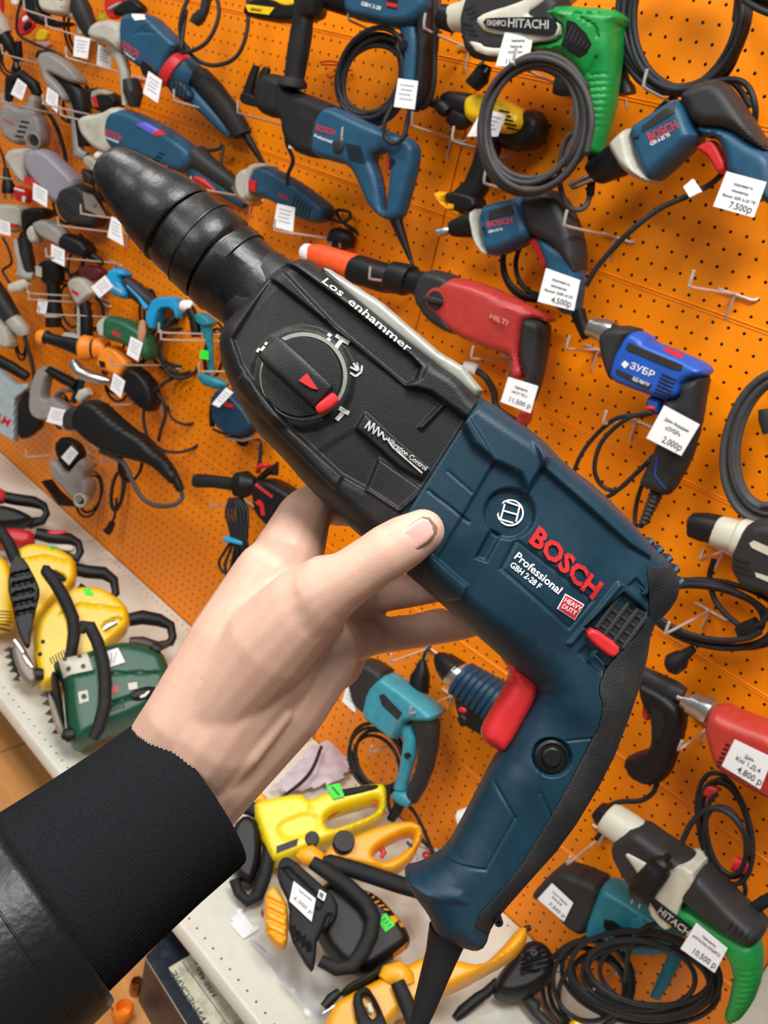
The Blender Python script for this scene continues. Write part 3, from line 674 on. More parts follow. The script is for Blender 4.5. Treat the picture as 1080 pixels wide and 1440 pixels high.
def coil_pts(c, rx, ry, rot=0, loops=4, h=0.0, jit=.06, hj=.008, seed=1, a0=0, a1=None, n=14):
    rg = np.random.RandomState(seed); pts = []; tot = a1 if a1 is not None else loops * 360; N = int(abs(tot) / 360 * n) + 1
    dx = rg.randn(loops + 2) * jit * rx; dy = rg.randn(loops + 2) * jit * ry; sp = rg.permutation(np.linspace(-1, 1, loops + 2)); sx = 1 + sp * jit * 1.7 + rg.randn(loops + 2) * jit * .3; sy = 1 + sp * jit * 1.5 + rg.randn(loops + 2) * jit * .4; hz = rg.randn(loops + 2) * hj
    for k in range(N + 1):
        t = k / N * abs(tot) / 360; i = int(t); f = t - i; f = f * f * (3 - 2 * f); an = math.radians(a0 + t * 360); L = lambda A: A[i] * (1 - f) + A[i + 1] * f
        x = rx * L(sx) * math.cos(an); y = ry * L(sy) * math.sin(an); cr, sr = math.cos(math.radians(rot)), math.sin(math.radians(rot))
        pts.append((c[0] + x * cr - y * sr + L(dx), c[1] + x * sr + y * cr + L(dy), h + L(hz)))
    return pts
def tool(name, label, cat, c, d=0.09, face=0.2, group=None):
    return Thing(name, label, cat, wallframe(c[0], c[1], d, face), group=group)
def slots(t, n, a, b, along, w, m=None, lift=.03, name='vent_slot', drape=True):
    """n slots, from pixel a to pixel b (centres), each of vector along (px) and width w px"""
    a = np.array(a, float); b = np.array(b, float); al = np.array(along, float)
    for k in range(n):
        c = a + (b - a) * (k / max(1, n - 1)); t.plates(name, m or M_VENT, [bar(c - al / 2, c + al / 2, w)], lift=.0006 if drape and t.S else lift, t=.0008, drape=drape)
def pins(t, pts, h=0.0):
    for (x0, y0, x1, y1) in pts: t.loft('plug_pin', M_STEEL, [(x0, y0, 1.6), (x1, y1, 1.6), (x1 + .4, y1 + .8, .8)], k=1, ns=8, h0=h)
# ================================================================ right half of the wall
G_T = 'power tools hung on the orange wall'
# --- green and cream hammer drill, top
t = tool('hammer_drill', 'green and cream corded hammer drill hung highest on the wall', 'power tool', (770, 70), .11, .2, G_T)
t.loft('chuck', M_BLACK, [(619, 22, 14), (622, 23, 18), (638, 27, 20), (640, 27, 19)], k=1)
t.loft('nose_collar', M_CREAM, [(637, 26, 19), (655, 25, 23), (668, 24, 30)], k=1)
t.relief('gear_housing', M_DGREY, [(655, 36), (662, 8), (672, -14), (770, -24), (800, 0), (798, 30), (800, 60), (760, 70), (720, 86), (690, 87), (664, 82)], .034, .016, h0=0)
slots(t, 3, (676, 18), (684, 30), (12, -5), 3); slots(t, 3, (674, 40), (682, 54), (13, 3), 3.5)
t.relief('cream_panel', M_CREAM, [(684, 34), (700, 24), (735, 14), (758, 5), (770, -18), (812, -18), (770, 16), (757, 24), (762, 30), (800, 36), (802, 52), (790, 62), (752, 66), (735, 56), (700, 52)], .037, .012, cell=.003, edge=.92)
t.relief('lower_cream_panel', M_CREAM, [(672, 62), (690, 64), (700, 72), (745, 74), (735, 84), (690, 82)], .036, .01, cell=.003, edge=.92)
gr = t.relief('grip', M_GREEN, [(757, 22), (768, 13), (800, 10), (866, 14), (881, 24), (879, 32), (873, 42), (872, 75), (868, 120), (864, 150), (852, 195), (847, 221), (818, 220), (822, 190), (828, 150), (826, 118), (815, 100), (800, 82), (760, 75), (748, 64), (790, 62), (802, 52), (799, 38), (762, 28)], [(780, 40, .038), (850, 40, .036), (850, 140, .026), (835, 210, .024)], .018, cell=.0025, carve=[(bar((835, 110 + k * 9), (866, 107 + k * 9), 3), -.0014, .002) for k in range(9)] + [(bar((770, 20), (800, 18), 3), -.003, .002), (bar((822, 26), (850, 42), 3), -.003, .002), (bar((822, 26), (868, 24), 3), -.003, .002), (bar((850, 42), (856, 60), 3), -.003, .002), (bar((852, 84), (838, 108), 3), -.003, .002), (bar((842, 165), (836, 195), 3), -.003, .002), (bar((752, 68), (790, 70), 3), -.003, .002)])
pl_ = t.plate('vent_panel', M_BLACK, [(814, 35), (824, 38), (840, 54), (847, 68), (840, 80), (830, 86), (818, 80), (805, 69)], lift=.0007, t=.001, drape=True)
for k in range(6): t.plates('vent_bar', M_DGREY, [bar((813 + k * 5, 62 + k * 2.6), (821 + k * 4.4, 43 + k * 5), 2.4)], lift=.0016, t=.001, drape=True, parent=pl_)
t.S = None
lp = t.plate('name_plate', M_BLACK, [(698, 38), (703, 33), (720, 32), (785, 31), (797, 35), (801, 44), (797, 54), (785, 57), (720, 49), (703, 45)], lift=.039, t=.002)
t.text('HITACHI', (733, 45), (789, 48), 12, M_TEXTS, lift=.0405, parent=lp); t.text('DH24PC3', (704, 43), (730, 44), 8, M_TEXTS, lift=.0405, parent=lp)
t.loft('switch', M_BLACK, [(828, 120, 6), (835, 124, 9), (838, 130, 6)], k=.8, h0=.02)
t.loft('cord_boot', M_BLACK, [(833, 220, 6), (833, 240, 5.5), (830, 275, 5)], k=1)
t.tube('power_cord', M_CABLEG, [(830, 274, 0), (822, 292, .01), (805, 294, .02), (793, 280, .03), (786, 240, .04), (800, 190, .05)] + coil_pts((752, 174), 72, 90, 12, 8, .055, .075, .008, 3, a0=10), .0042, ns=8, n=4)
t.loft('cord_strap', M_BLACK, [(806, 126, 14), (816, 128, 15), (828, 130, 12)], k=.7, e=3, h0=.055)
t.loft('plug', M_BLACK, [(655, 118, 11), (665, 108, 12), (674, 88, 8)], k=.9, h0=-.02); pins(t, [(670, 90, 676, 84), (677, 100, 681, 94)], -.01)
price_tag('price tag under the name plate of the green and cream hammer drill', [(710, 46), (751, 45), (742, 93), (697, 93)], .15, .3, [('Перфоратор', .3, .75, .28, .07), ('Хитачи', .3, .7, .45, .07), ('DH 24', .3, .75, .62, .07), ('11.500 р', .3, .95, .93, .15)])
wire_hook('zinc hook whose tip holds the coiled cord of the top green drill', (724, 72), .19)
wire_hook('zinc hook below the head of the top green drill', (593, 37), .17, (663, 70))
# --- yellow sander behind the coil
t = tool('sander', 'small yellow and black sander behind the coiled cord', 'power tool', (700, 165), .06, .2, G_T)
t.loft('nose', M_BLACK, [(622, 140, 10), (630, 143, 16), (660, 150, 19), (668, 152, 16)], k=.9)
t.relief('body', M_YEL, [(659, 150), (664, 136), (684, 131), (712, 140), (740, 155), (745, 175), (735, 190), (715, 192), (690, 180), (662, 172)], .03, .016)
slots(t, 5, (722, 160), (732, 184), (14, 3), 3, M_BLACK)
t.relief('pad', M_BLACK, [(700, 190), (735, 155), (752, 152), (764, 170), (760, 195), (745, 210), (715, 212), (700, 205)], .028, .016, h0=-.012)
t.loft('lower_knob', M_BLACK, [(640, 160, 16), (650, 170, 17), (655, 178, 10)], k=.8)
price_tag('price tag half hidden behind the coil on the yellow sander', [(680, 151), (712, 162), (700, 192), (657, 192)], .11, .3)
t = tool('battery_screwdriver', 'black battery screwdriver with yellow foot above a blue screwdriver', 'power tool', (660, 265), .06, .2, G_T)
t.loft('handle', M_BLACK, [(700, 180, 14), (690, 200, 15), (680, 235, 15), (670, 262, 16), (655, 280, 18)], k=.9)
t.relief('foot', M_BLACK, [(630, 272), (650, 268), (676, 275), (680, 292), (668, 303), (640, 294)], .024, .008)
t.relief('battery_tip', M_AMB, [(617, 274), (622, 269), (636, 271), (632, 288), (655, 300), (650, 305), (622, 288)], .026, .008); t.S = None
t.plate('badge', M_AMB, [(641, 287), (649, 289), (648, 295), (640, 293)], lift=.025)
wire_hook('zinc hook through the coil of the top green drill', (682, 243), .13)
wire_hook('zinc hook carrying the yellow sander', (637, 183), .12)
# --- two blue screwdrivers
def screwdriver(label, P, d, face, txtA, txtB, hp):
    t = tool('screwdriver', label, 'power tool', P['c'], d, face, G_T)
    t.loft('bit_holder', M_STEEL, P['bit'], k=1, ns=14); t.loft('nose_cone', M_BLACK, P['cone'], k=1)
    t.relief('collar', M_LGREY, P['collar'], .034, .012)
    t.relief('body', M_BLUE, P['body'], .033, .014, carve=[(c, -.004, .002) for c in P['vent']])
    t.text('BOSCH', *txtA, hp, M_TEXTR, lift=.0008, drape=True, name='brand_lettering'); t.text('GSR 6-25 TE', *txtB, hp * .42, M_TEXTW, lift=.0008, drape=True)
    t.plate('rubber_inset', M_DGREY, P['inset'], lift=.0006, t=.001, drape=True)
    t.relief('handle', M_BLUE, P['handle'], .024, .014); t.relief('rubber_grip', M_DGREY, P['grip'], .032, .016)
    t.relief('trigger', M_RED, P['trig'], .013, .005, edge=.3); return t
t = screwdriver('larger blue screwdriver at the right edge under the big cord coil', dict(c=(970, 190),
    bit=[(803, 263, 5), (806, 261, 6), (838, 247, 6)], cone=[(834, 246, 15), (838, 243, 18), (872, 224, 24), (880, 220, 24)],
    collar=[(883, 186), (894, 180), (905, 232), (926, 253), (917, 261), (884, 244), (864, 210), (868, 200)],
    body=[(891, 182), (925, 160), (960, 137), (974, 156), (982, 180), (990, 196), (950, 233), (922, 258), (911, 246), (900, 215)],
    vent=[bar((898, 190), (904, 214), 4), bar((904, 200), (912, 198), 3)], inset=[(918, 182), (917, 190), (963, 164), (961, 146)],
    handle=[(980, 178), (1030, 180), (1063, 203), (1082, 212), (1096, 230), (1098, 296), (1062, 276), (1027, 247), (1025, 224), (1013, 196), (991, 194)],
    grip=[(960, 136), (991, 117), (1016, 113), (1030, 124), (1058, 164), (1080, 200), (1085, 216), (1063, 207), (1030, 184), (983, 180), (972, 158)],
    trig=[(979, 209), (1002, 196), (1011, 202), (1028, 237), (1013, 248), (999, 222), (990, 216)]), .10, .12, ((929, 203), (968, 184)), ((930, 209), (957, 195)), 12)
t.tube('power_cord', M_CABLE, [(990, 118, .0), (1030, 112, -.02), (1052, 122, -.02), (1062, 150, -.02), (1060, 175, -.03), (1050, 200, -.05), (1010, 250, -.03), (975, 272, -.01), (930, 292, .0), (890, 322, .01), (860, 352, .01), (838, 378, .01), (824, 402, .01)], .0042)
t.tube('power_cord_loop', M_CABLE, [(905, 190, -.05), (930, 150, -.05), (990, 112, -.05), (1030, 116, -.05), (1056, 150, -.05)], .0042)
t.plate('cord_tie', M_WHITE, [(963, 263), (976, 252), (988, 270), (972, 278)], lift=.004, t=.004)
price_tag('price tag reading 7.500 on the larger blue screwdriver', [(1022, 241), (1078, 256), (1060, 306), (1003, 290)], .15, .2, [('Шуруповерт по', .28, .75, .30, .07), ('гипсокартону', .28, .7, .48, .07), ('Bosch GSR 6-25 TE', .12, .92, .66, .08), ('7.500р', .35, .9, .92, .18)])
t2 = screwdriver('smaller blue screwdriver above the red worn hammer drill', dict(c=(745, 330),
    bit=[(614, 329, 3), (616, 328, 6), (630, 324, 6), (632, 323, 4), (638, 321, 4)], cone=[(636, 322, 11), (642, 321, 13), (666, 316, 19), (672, 315, 19)],
    collar=[(667, 301), (680, 292), (687, 345), (700, 358), (692, 362), (676, 345)],
    body=[(682, 291), (712, 283), (740, 276), (748, 295), (757, 331), (742, 344), (698, 362), (688, 348)],
    vent=[bar((690, 300), (693, 314), 4), bar((694, 322), (697, 336), 4)], inset=[(703, 299), (703, 311), (738, 302), (735, 290)],
    handle=[(757, 331), (784, 340), (800, 352), (819, 352), (820, 400), (814, 445), (790, 440), (776, 412), (775, 380), (765, 352)],
    grip=[(738, 278), (758, 270), (782, 266), (797, 280), (812, 314), (821, 350), (819, 392), (800, 368), (784, 346), (757, 333), (746, 322)],
    trig=[(744, 338), (757, 333), (769, 347), (776, 375), (765, 379), (757, 354)]), .10, .18, ((701, 321), (736, 315)), ((702, 329), (722, 325)), 8)
t2.loft('cord_boot', M_BLACK, [(812, 436, 10), (816, 450, 9), (826, 476, 7)], k=1)
t2.tube('power_cord', M_CABLE, coil_pts((758, 368), 44, 52, 15, 4, -.05, .08, .01, 5, a0=200, a1=1260) , .0042, n=4)
price_tag('price tag on the handle of the smaller blue screwdriver', [(768, 377), (816, 394), (807, 437), (756, 424)], .15, .25, [('Шуруповерт по', .25, .75, .28, .07), ('гипсокартону', .25, .7, .46, .07), ('Bosch GSR 6-25', .12, .9, .64, .08), ('4.500р', .35, .9, .92, .18)])
wire_hook('zinc hook in front of the smaller blue screwdriver grip', (792, 321), .12, (868, 334))
wire_hook('empty zinc hook on the bare orange wall at the right', (973, 368), .12, (1036, 414))
wire_hook('zinc hook carrying the larger blue screwdriver', (908, 104), .14)
# --- big coil, top right
t = tool('coiled_cable', 'large hanging coil of black cable at the top right', 'cable', (965, 30), .07, .15)
t.tube('cable_loops', M_CABLE, coil_pts((966, 22), 80, 106, 14, 6, .0, .07, .012, 11, a0=0), .0048, n=4)
t.tube('cable_end', M_CABLE, [(1038, -20, .01), (1043, 40, .0), (1030, 90, -.01), (1000, 130, -.02)], .0048)
t = tool('tool_above', 'black tool cut off by the top right corner', 'power tool', (1065, 2), .12, .15, G_T); t.o.name = 'drill'
t.relief('body', M_BLACK, [(1040, -20), (1100, -40), (1110, 30), (1080, 18), (1056, 10)], .03, .012); t.tube('cord', M_CABLE, [(1046, 0, .02), (1066, 12, .03), (1090, 22, .03)], .004)
t = tool('plug', 'black mains plug hanging beside the green drill handle', 'plug', (880, 130), .06, .15)
t.loft('plug_body', M_BLACK, [(876, 90, 5), (878, 112, 7), (880, 122, 12), (882, 132, 12)], k=1); pins(t, [(868, 135, 868, 151), (880, 140, 881, 154)])
t.tube('cord', M_CABLE, [(877, 92, 0), (876, 60, -.01), (880, 20, -.01), (884, -20, 0)], .004)
# --- royal blue drill
t = tool('drill', 'royal blue and charcoal drill with white Cyrillic lettering', 'power tool', (925, 560), .09, .12, G_T)
t.loft('chuck', M_STEEL, [(828, 457, 10), (831, 459, 14), (842, 463, 15), (846, 464, 17), (862, 469, 17)], k=1)
t.relief('nose', M_DGREY, [(847, 475), (858, 460), (880, 457), (905, 463), (885, 486), (868, 536), (860, 530), (851, 500)], .028, .014)
t.relief('body', M_BROY, [(888, 470), (899, 464), (913, 471), (920, 481), (945, 490), (985, 507), (999, 517), (998, 528), (970, 536), (964, 556), (948, 563), (930, 560), (913, 553), (863, 535), (869, 504)], .031, .012, carve=[(bar((872, 495), (866, 520), 4), -.003, .002)])
kS = t.S; t.plate('dark_stripe', M_DGREY, [(886, 476), (884, 487), (958, 518), (970, 520), (972, 512)], lift=.0006, t=.001, drape=True); t.plate('model_stripe', M_DGREY, [(880, 517), (880, 525), (925, 546), (930, 539)], lift=.0006, t=.001, drape=True)
t.text('ЗУБР', (898, 516), (931, 530), 9, M_TEXTW, lift=.001, drape=True, name='brand_lettering'); t.text('ЗД-780ЭР', (902, 532), (925, 542), 4.5, M_TEXTW, lift=.0016, drape=True)
t.plates('emblem', M_TEXTW, [[(892, 506), (898, 511), (892, 517), (887, 511)]], lift=.001, t=.0006, drape=True)
slots(t, 6, (953, 529), (942, 554), (20, 9), 2.4)
t.plate('top_slot', M_RED, [(942, 488), (968, 500), (966, 503), (940, 491)], lift=.0005, drape=True)
t.relief('rear_grip', M_DGREY, [(960, 536), (998, 526), (991, 558), (985, 602), (972, 648), (945, 696), (930, 694), (904, 682), (903, 674), (924, 634), (930, 602), (937, 561), (961, 560)], [(975, 540, .030), (950, 640, .022)], .016)
t.plates('grip_line', M_BROY, [bar((933, 640), (930, 665), 1.6), bar((930, 665), (944, 685), 1.6)], lift=.0006, drape=True, t=.001); t.S = None
t.loft('direction_switch', M_RED, [(920, 572, 3), (925, 572, 3), (930, 573, 2)], k=1, h0=.022); t.relief('trigger_block', M_BROY, [(912, 555), (938, 562), (930, 584), (918, 580)], .020, .006)
t.loft('cord_boot', M_DGREY, sum([[(924 - k * 2.6, 692 + k * 6, 10 - k * .45), (922.7 - k * 2.6, 695 + k * 6, 8 - k * .45)] for k in range(8)], []), k=1, smooth=20)
t.tube('power_cord', M_CABLE, [(903, 740, 0), (893, 735, -.01), (897, 700, -.01), (915, 650, .01), (900, 660, .01), (870, 688, .01), (848, 684, .01), (836, 660, .02), (846, 622, .02), (880, 590, .02), (916, 580, .02), (905, 584, .01), (868, 588, .01), (835, 615, .0), (812, 650, .0), (806, 690, -.01), (850, 700, -.01), (890, 670, -.01), (920, 640, -.01)], .0036)
price_tag('price tag reading 2.000 on the royal blue drill', [(934, 570), (984, 597), (958, 641), (909, 616)], .14, .2, [('Дрель безударная', .18, .85, .34, .08), ('«ЗУБР»', .3, .72, .55, .11), ('2.000р', .38, .92, .90, .18)])
wire_hook('zinc hook under the nose of the royal blue drill', (799, 477), .11); wire_hook('zinc hook through the thin cord of the royal blue drill', (851, 583), .12)
# --- grey coil at the right edge
t = tool('coiled_cable', 'grey coil of thick cable cut off by the right edge', 'cable', (1085, 625), .06, .1)
t.tube('cable_loops', M_CABLEG, coil_pts((1094, 625), 64, 98, 12, 6, .0, .07, .01, 4, a0=90), .0052, n=4)
t.loft('plug', M_DGREY, [(1076, 575, 9), (1078, 590, 11), (1080, 610, 7)], k=1)
# --- red worn hammer drill in the middle
t = tool('hammer_drill', 'worn red hammer drill with black nose and grip', 'power tool', (680, 440), .10, .25, G_T)
t.loft('chuck', M_BLACK, [(548, 388, 18), (551, 389, 22), (572, 394, 23), (576, 395, 22), (578, 396, 17), (596, 400, 18), (606, 402, 22)], k=1)
t.relief('gear_housing', M_DGREY, [(589, 420), (594, 396), (607, 378), (637, 385), (652, 400), (640, 440), (655, 468), (637, 470), (607, 450)], .033, .014)
t.relief('body', M_REDD, [(620, 404), (637, 388), (689, 402), (733, 424), (778, 446), (782, 455), (745, 448), (738, 474), (735, 500), (742, 528), (730, 536), (720, 528), (724, 500), (700, 494), (650, 474), (622, 448), (608, 432)], [(660, 440, .034), (735, 510, .022)], .014, carve=[(bar((700, 418), (770, 450), 3), -.002, .003)])
hh = .033; t.lathe('dial_ring', M_REDD, (627, 422), [(.020, hh - .012), (.020, hh), (.016, hh + .001), (.002, hh + .001)]); dl_ = t.lathe('mode_dial', M_DGREY, (627, 422), [(.015, hh - .01), (.015, hh + .004), (.014, hh + .006), (.001, hh + .006)]); t.S = None
t.loft('dial_bar', M_DGREY, [(614, 419, 3), (627, 422, 5), (640, 425, 3)], k=.8, h0=hh + .008, parent=dl_)
t.text('HILTI', (702, 447), (726, 457), 7, mat('faded_print', 'd08478', .6), lift=.0352)
t.relief('rear_grip', M_DGREY, [(740, 444), (771, 452), (771, 474), (765, 515), (757, 546), (748, 570), (736, 562), (743, 528), (735, 500), (737, 474)], .027, .014)
t.relief('grip_end', M_REDD, [(736, 575), (748, 575), (744, 596), (732, 600), (728, 590)], .018, .008)
t.tube('power_cord', M_CABLE, [(738, 600, -.01), (700, 575, -.03), (694, 550, -.03), (680, 528, -.02), (655, 517, -.02), (630, 518, -.02), (610, 530, -.02)], .006)
t.loft('cord_tie', M_WHITE, [(646, 516, 8), (656, 518, 8), (664, 521, 8)], k=.9, h0=-.02)
price_tag('price tag on the grip of the worn red hammer drill', [(715, 530), (757, 543), (746, 581), (704, 565)], .14, .25, [('Перфоратор', .3, .72, .32, .09), ('HILTI TE 2', .25, .75, .52, .09), ('11.500 р', .25, .95, .86, .17)])
wire_hook('zinc hook under the belly of the worn red hammer drill', (664, 492), .13); wire_hook('zinc hook under the nose of the worn red hammer drill', (520, 380), .15)
t = tool('rotary_tool', 'orange and black tool with white tip left of the red hammer drill', 'power tool', (480, 375), .09, .3, G_T)
t.loft('tip', M_WHITE, [(424, 352, 6), (428, 353, 11), (440, 357, 13)], k=1); t.loft('body', M_ORNR, [(436, 355, 12), (446, 358, 15), (480, 369, 17), (504, 377, 18)], k=1)
t.plates('label_window', M_DGREY, [[(466, 366), (482, 370), (478, 384), (462, 378)]], lift=.0165); t.loft('rear_housing', M_BLACK, [(496, 377, 19), (503, 379, 21), (545, 392, 21), (560, 396, 18)], k=1)
for k in range(4): t.plates('vent_slot', M_VENT, [bar((522 + k * 7, 380 + k * 2), (518 + k * 7, 394 + k * 2), 3)], lift=.021)
# ================================================================ lower right and centre of the wall
t = tool('hammer_drill', 'black and cream hammer drill cut off by the right edge', 'power tool', (1040, 780), .10, .1, G_T)
t.loft('chuck', M_BLACK, [(970, 738, 12), (973, 738, 17), (990, 741, 20), (1010, 745, 20)], k=1); t.loft('nose_collar', M_CREAM, [(1007, 746, 19), (1010, 747, 21), (1036, 754, 22), (1038, 754, 25), (1052, 760, 27)], k=1)
t.relief('gear_housing', M_DGREY, [(1032, 790), (1040, 760), (1052, 738), (1070, 728), (1120, 730), (1120, 850), (1080, 832), (1052, 826), (1040, 808)], .034, .016)
t.plates('cream_mark', M_CREAM, [[(1066, 758), (1072, 754), (1100, 766), (1096, 776), (1070, 764)]], lift=.0007, t=.001, drape=True); t.plates('cream_mark', M_CREAM, [[(1074, 798), (1100, 806), (1100, 814), (1076, 804)]], lift=.0007, t=.001, drape=True); slots(t, 3, (1054, 782), (1060, 800), (24, 8), 4)
t.tube('power_cord', M_CABLE, [(1004, 786, -.03), (998, 812, -.03), (1006, 845, -.02), (1028, 870, -.01), (1052, 884, .0), (1076, 870, .01), (1090, 840, .01)], .0042)
t.tube('power_cord_coil', M_CABLE, coil_pts((1000, 862), 92, 42, 12, 5, -.02, .10, .012, 21, a0=20, a1=1690), .0042, n=4)
t.loft('cord_strap', M_BLACK, [(1040, 892, 12), (1052, 886, 14), (1066, 878, 12)], k=.8, e=3)
t.loft('plug', M_BLACK, [(975, 912, 6), (962, 922, 9), (956, 928, 15), (946, 934, 16), (940, 937, 10)], k=1)
wire_hook('zinc hook under the collar of the black and cream drill', (988, 776), .10); wire_hook('zinc hook holding the coiled cord right of the rotary hammer', (938, 884), .12, (1000, 858))
# red drill
t = tool('drill', 'red drill with chrome chuck at the right edge', 'power tool', (1050, 1045), .10, .1, G_T)
t.loft('chuck', M_STEEL, [(952, 980, 3), (960, 983, 3), (961, 984, 9), (970, 988, 11), (971, 988, 14), (986, 995, 16), (988, 996, 17), (1000, 1001, 17), (1004, 1003, 12)], k=1)
t.relief('body', mat('drill_red', 'b83a30', .4), [(996, 1014), (1004, 994), (1018, 991), (1034, 1000), (1060, 1010), (1100, 1024), (1130, 1060), (1130, 1140), (1090, 1118), (1040, 1092), (1012, 1072), (1002, 1040)], .036, .018)
slots(t, 6, (1036, 1036), (1022, 1066), (6, 2), 2.5)
t.plate('sticker', mat('pink_sticker', 'e8b4ae', .4), [(1060, 1040), (1078, 1048), (1074, 1057), (1056, 1049)], lift=.0006, drape=True)
t.tube('power_cord', M_CABLE, coil_pts((1022, 1168), 32, 70, -12, 5, .0, .14, .01, 9, a0=270, a1=1800), .0036, n=4)
t.tube('power_cord_end', M_CABLE, [(1040, 1226, 0), (1048, 1255, .0), (1030, 1285, -.02)], .0036)
t.loft('cord_tie', M_RED, [(993, 1110, 8), (1000, 1113, 9), (1008, 1116, 8)], k=.7, e=3); t.loft('cord_tie', M_RED, [(1032, 1214, 9), (1043, 1218, 10), (1054, 1221, 9)], k=.7, e=3)
price_tag('price tag reading 4.800 on the red drill', [(1033, 1040), (1087, 1066), (1069, 1110), (1015, 1077)], .15, .15, [('Дрель', .38, .62, .38, .11), ('Kiti 1.Д.4', .22, .85, .58, .13), ('4.800 р', .35, .98, .90, .2)])
wire_hook('zinc hook under the chrome chuck of the red drill', (957, 1046), .13)
# black jigsaw behind the rotary hammer
t = tool('jigsaw', 'black tool with red trigger partly behind the rotary hammer grip', 'power tool', (925, 1030), .09, .15, G_T)
t.loft('barrel', M_DGREY, [(895, 945, 10), (915, 955, 12), (945, 970, 13), (960, 978, 11)], k=1)
t.relief('handle', M_BLACK, [(900, 950), (940, 970), (960, 988), (966, 1004), (962, 1032), (950, 1070), (938, 1096), (915, 1102), (890, 1090), (880, 1066), (895, 1058), (918, 1052), (922, 1012), (906, 985)], .025, .012)
t.plate('inset', M_VENT, [(926, 986), (942, 996), (944, 1010), (936, 1034), (918, 1028), (924, 1008)], lift=.0006, drape=True); t.S = None
t.relief('trigger', M_RED, [(908, 978), (920, 976), (928, 984), (916, 1014), (904, 1006)], .012, .004)
t.tube('power_cord', M_CABLE, [(925, 1098, 0), (918, 1115, 0), (900, 1126, 0), (870, 1128, 0), (850, 1140, 0), (848, 1165, 0), (838, 1180, 0)], .0042)
# green and cream drill low right
t = tool('hammer_drill', 'green, cream and charcoal hammer drill low on the right', 'power tool', (970, 1280), .15, .12, G_T)
t.loft('chuck', M_BLACK, [(840, 1138, 10), (848, 1144, 14), (858, 1150, 16)], k=1); t.loft('nose_collar', M_CREAM, [(853, 1148, 17), (858, 1151, 19), (880, 1166, 20), (893, 1176, 20)], k=1)
t.relief('gear_housing', M_DGREY, [(864, 1190), (874, 1168), (899, 1154), (935, 1180), (985, 1212), (990, 1240), (960, 1282), (945, 1292), (915, 1266), (884, 1228)], .034, .016)
t.relief('cream_panel', M_CREAM, [(888, 1183), (928, 1204), (946, 1218), (970, 1202), (992, 1218), (972, 1252), (958, 1290), (946, 1294), (924, 1268), (930, 1246), (910, 1215)], .037, .012, cell=.003, edge=.92)
t.relief('top_grip', M_DGREY, [(960, 1250), (966, 1236), (990, 1216), (1004, 1230), (1042, 1270), (1074, 1298), (1077, 1312), (1066, 1323), (1030, 1306), (990, 1278)], .036, .014)
slots(t, 4, (1040, 1286), (1062, 1302), (6, -10), 2.5)
t.relief('grip', M_GREEN, [(953, 1262), (985, 1274), (1032, 1304), (1066, 1322), (1072, 1345), (1070, 1380), (1058, 1412), (1040, 1434), (1020, 1428), (1030, 1395), (1036, 1355), (1012, 1314), (985, 1314), (970, 1304), (950, 1292)], .028, .016, cell=.003, carve=[(bar((1040, 1350 + k * 8), (1070, 1356 + k * 8), 3), -.0014, .002) for k in range(7)]); t.S = None
lp = t.plate('name_plate', M_BLACK, [(928, 1250), (936, 1249), (990, 1290), (996, 1300), (988, 1306), (944, 1274)], lift=.039, t=.002); t.text('HITACHI', (940, 1266), (984, 1301), 9, M_TEXTS, lift=.0405, parent=lp)
t.loft('plug', M_BLACK, [(960, 1184, 5), (955, 1190, 7), (953, 1193, 13), (948, 1200, 14), (946, 1203, 18), (926, 1228, 20), (922, 1232, 20), (916, 1240, 14), (914, 1243, 8)], k=1, h0=.05)
pins(t, [(912, 1240, 908, 1250), (922, 1246, 918, 1256)], .05)
t.tube('power_cord', M_CABLE, [(958, 1187, .05), (972, 1158, .05), (992, 1140, .05), (1012, 1138, .05), (1030, 1148, .05), (1046, 1170, .05), (1056, 1200, .04)], .0042)
t.tube('power_cord_tail', M_CABLE, [(1090, 1260, -.02), (1072, 1270, -.02), (1050, 1284, -.02)], .009)
price_tag('price tag reading 10.500 on the green grip of the low right drill', [(979, 1298), (1023, 1334), (1005, 1368), (957, 1334)], .195, .15, [('Перфоратор', .3, .72, .24, .08), ('«HITACHI» DH24PC3', .08, .92, .43, .10), ('10.500 р', .3, .95, .88, .2)])
# teal grinder and its coil
t = tool('angle_grinder', 'teal angle grinder with dark head low on the right', 'power tool', (870, 1280), .07, .15, G_T)
t.relief('gear_head', M_DGREY, [(752, 1254), (775, 1228), (792, 1214), (815, 1220), (858, 1238), (850, 1280), (830, 1312), (802, 1296), (786, 1268), (768, 1262)], .034, .016)
t.relief('body', M_TEAL, [(852, 1238), (862, 1240), (885, 1252), (912, 1268), (935, 1282), (955, 1304), (962, 1322), (940, 1336), (900, 1336), (868, 1328), (828, 1316), (834, 1278)], .034, .014)
t.plate('switch_plate', M_BLACK, [(862, 1281), (874, 1282), (902, 1302), (897, 1310), (880, 1306), (862, 1292)], lift=.0008, drape=True); t.text('Makita', (855, 1311), (886, 1327), 8, M_TEXTW, lift=.0008, drape=True, name='brand_lettering')
t.plate('handle_boss', M_TEALL, [(902, 1278), (914, 1276), (922, 1288), (912, 1298), (900, 1292)], lift=.002, drape=True)
t.loft('tail', M_TEAL, [(925, 1310, 16), (945, 1350, 12), (928, 1385, 10), (915, 1410, 8)], k=.9, h0=-.02)
t.tube('power_cord', M_CABLE, coil_pts((910, 1376), 92, 52, 8, 9, .05, .14, .015, 31, a0=180), .0042, n=4)
t.tube('power_cord_loop', M_CABLE, coil_pts((836, 1384), 58, 60, 20, 4, .03, .14, .015, 35, a0=230), .0042, n=4)
t.tube('power_cord_top', M_CABLE, [(880, 1380, .06), (884, 1340, .07), (905, 1306, .07), (935, 1298, .07), (965, 1306, .07), (975, 1330, .06)], .0042)
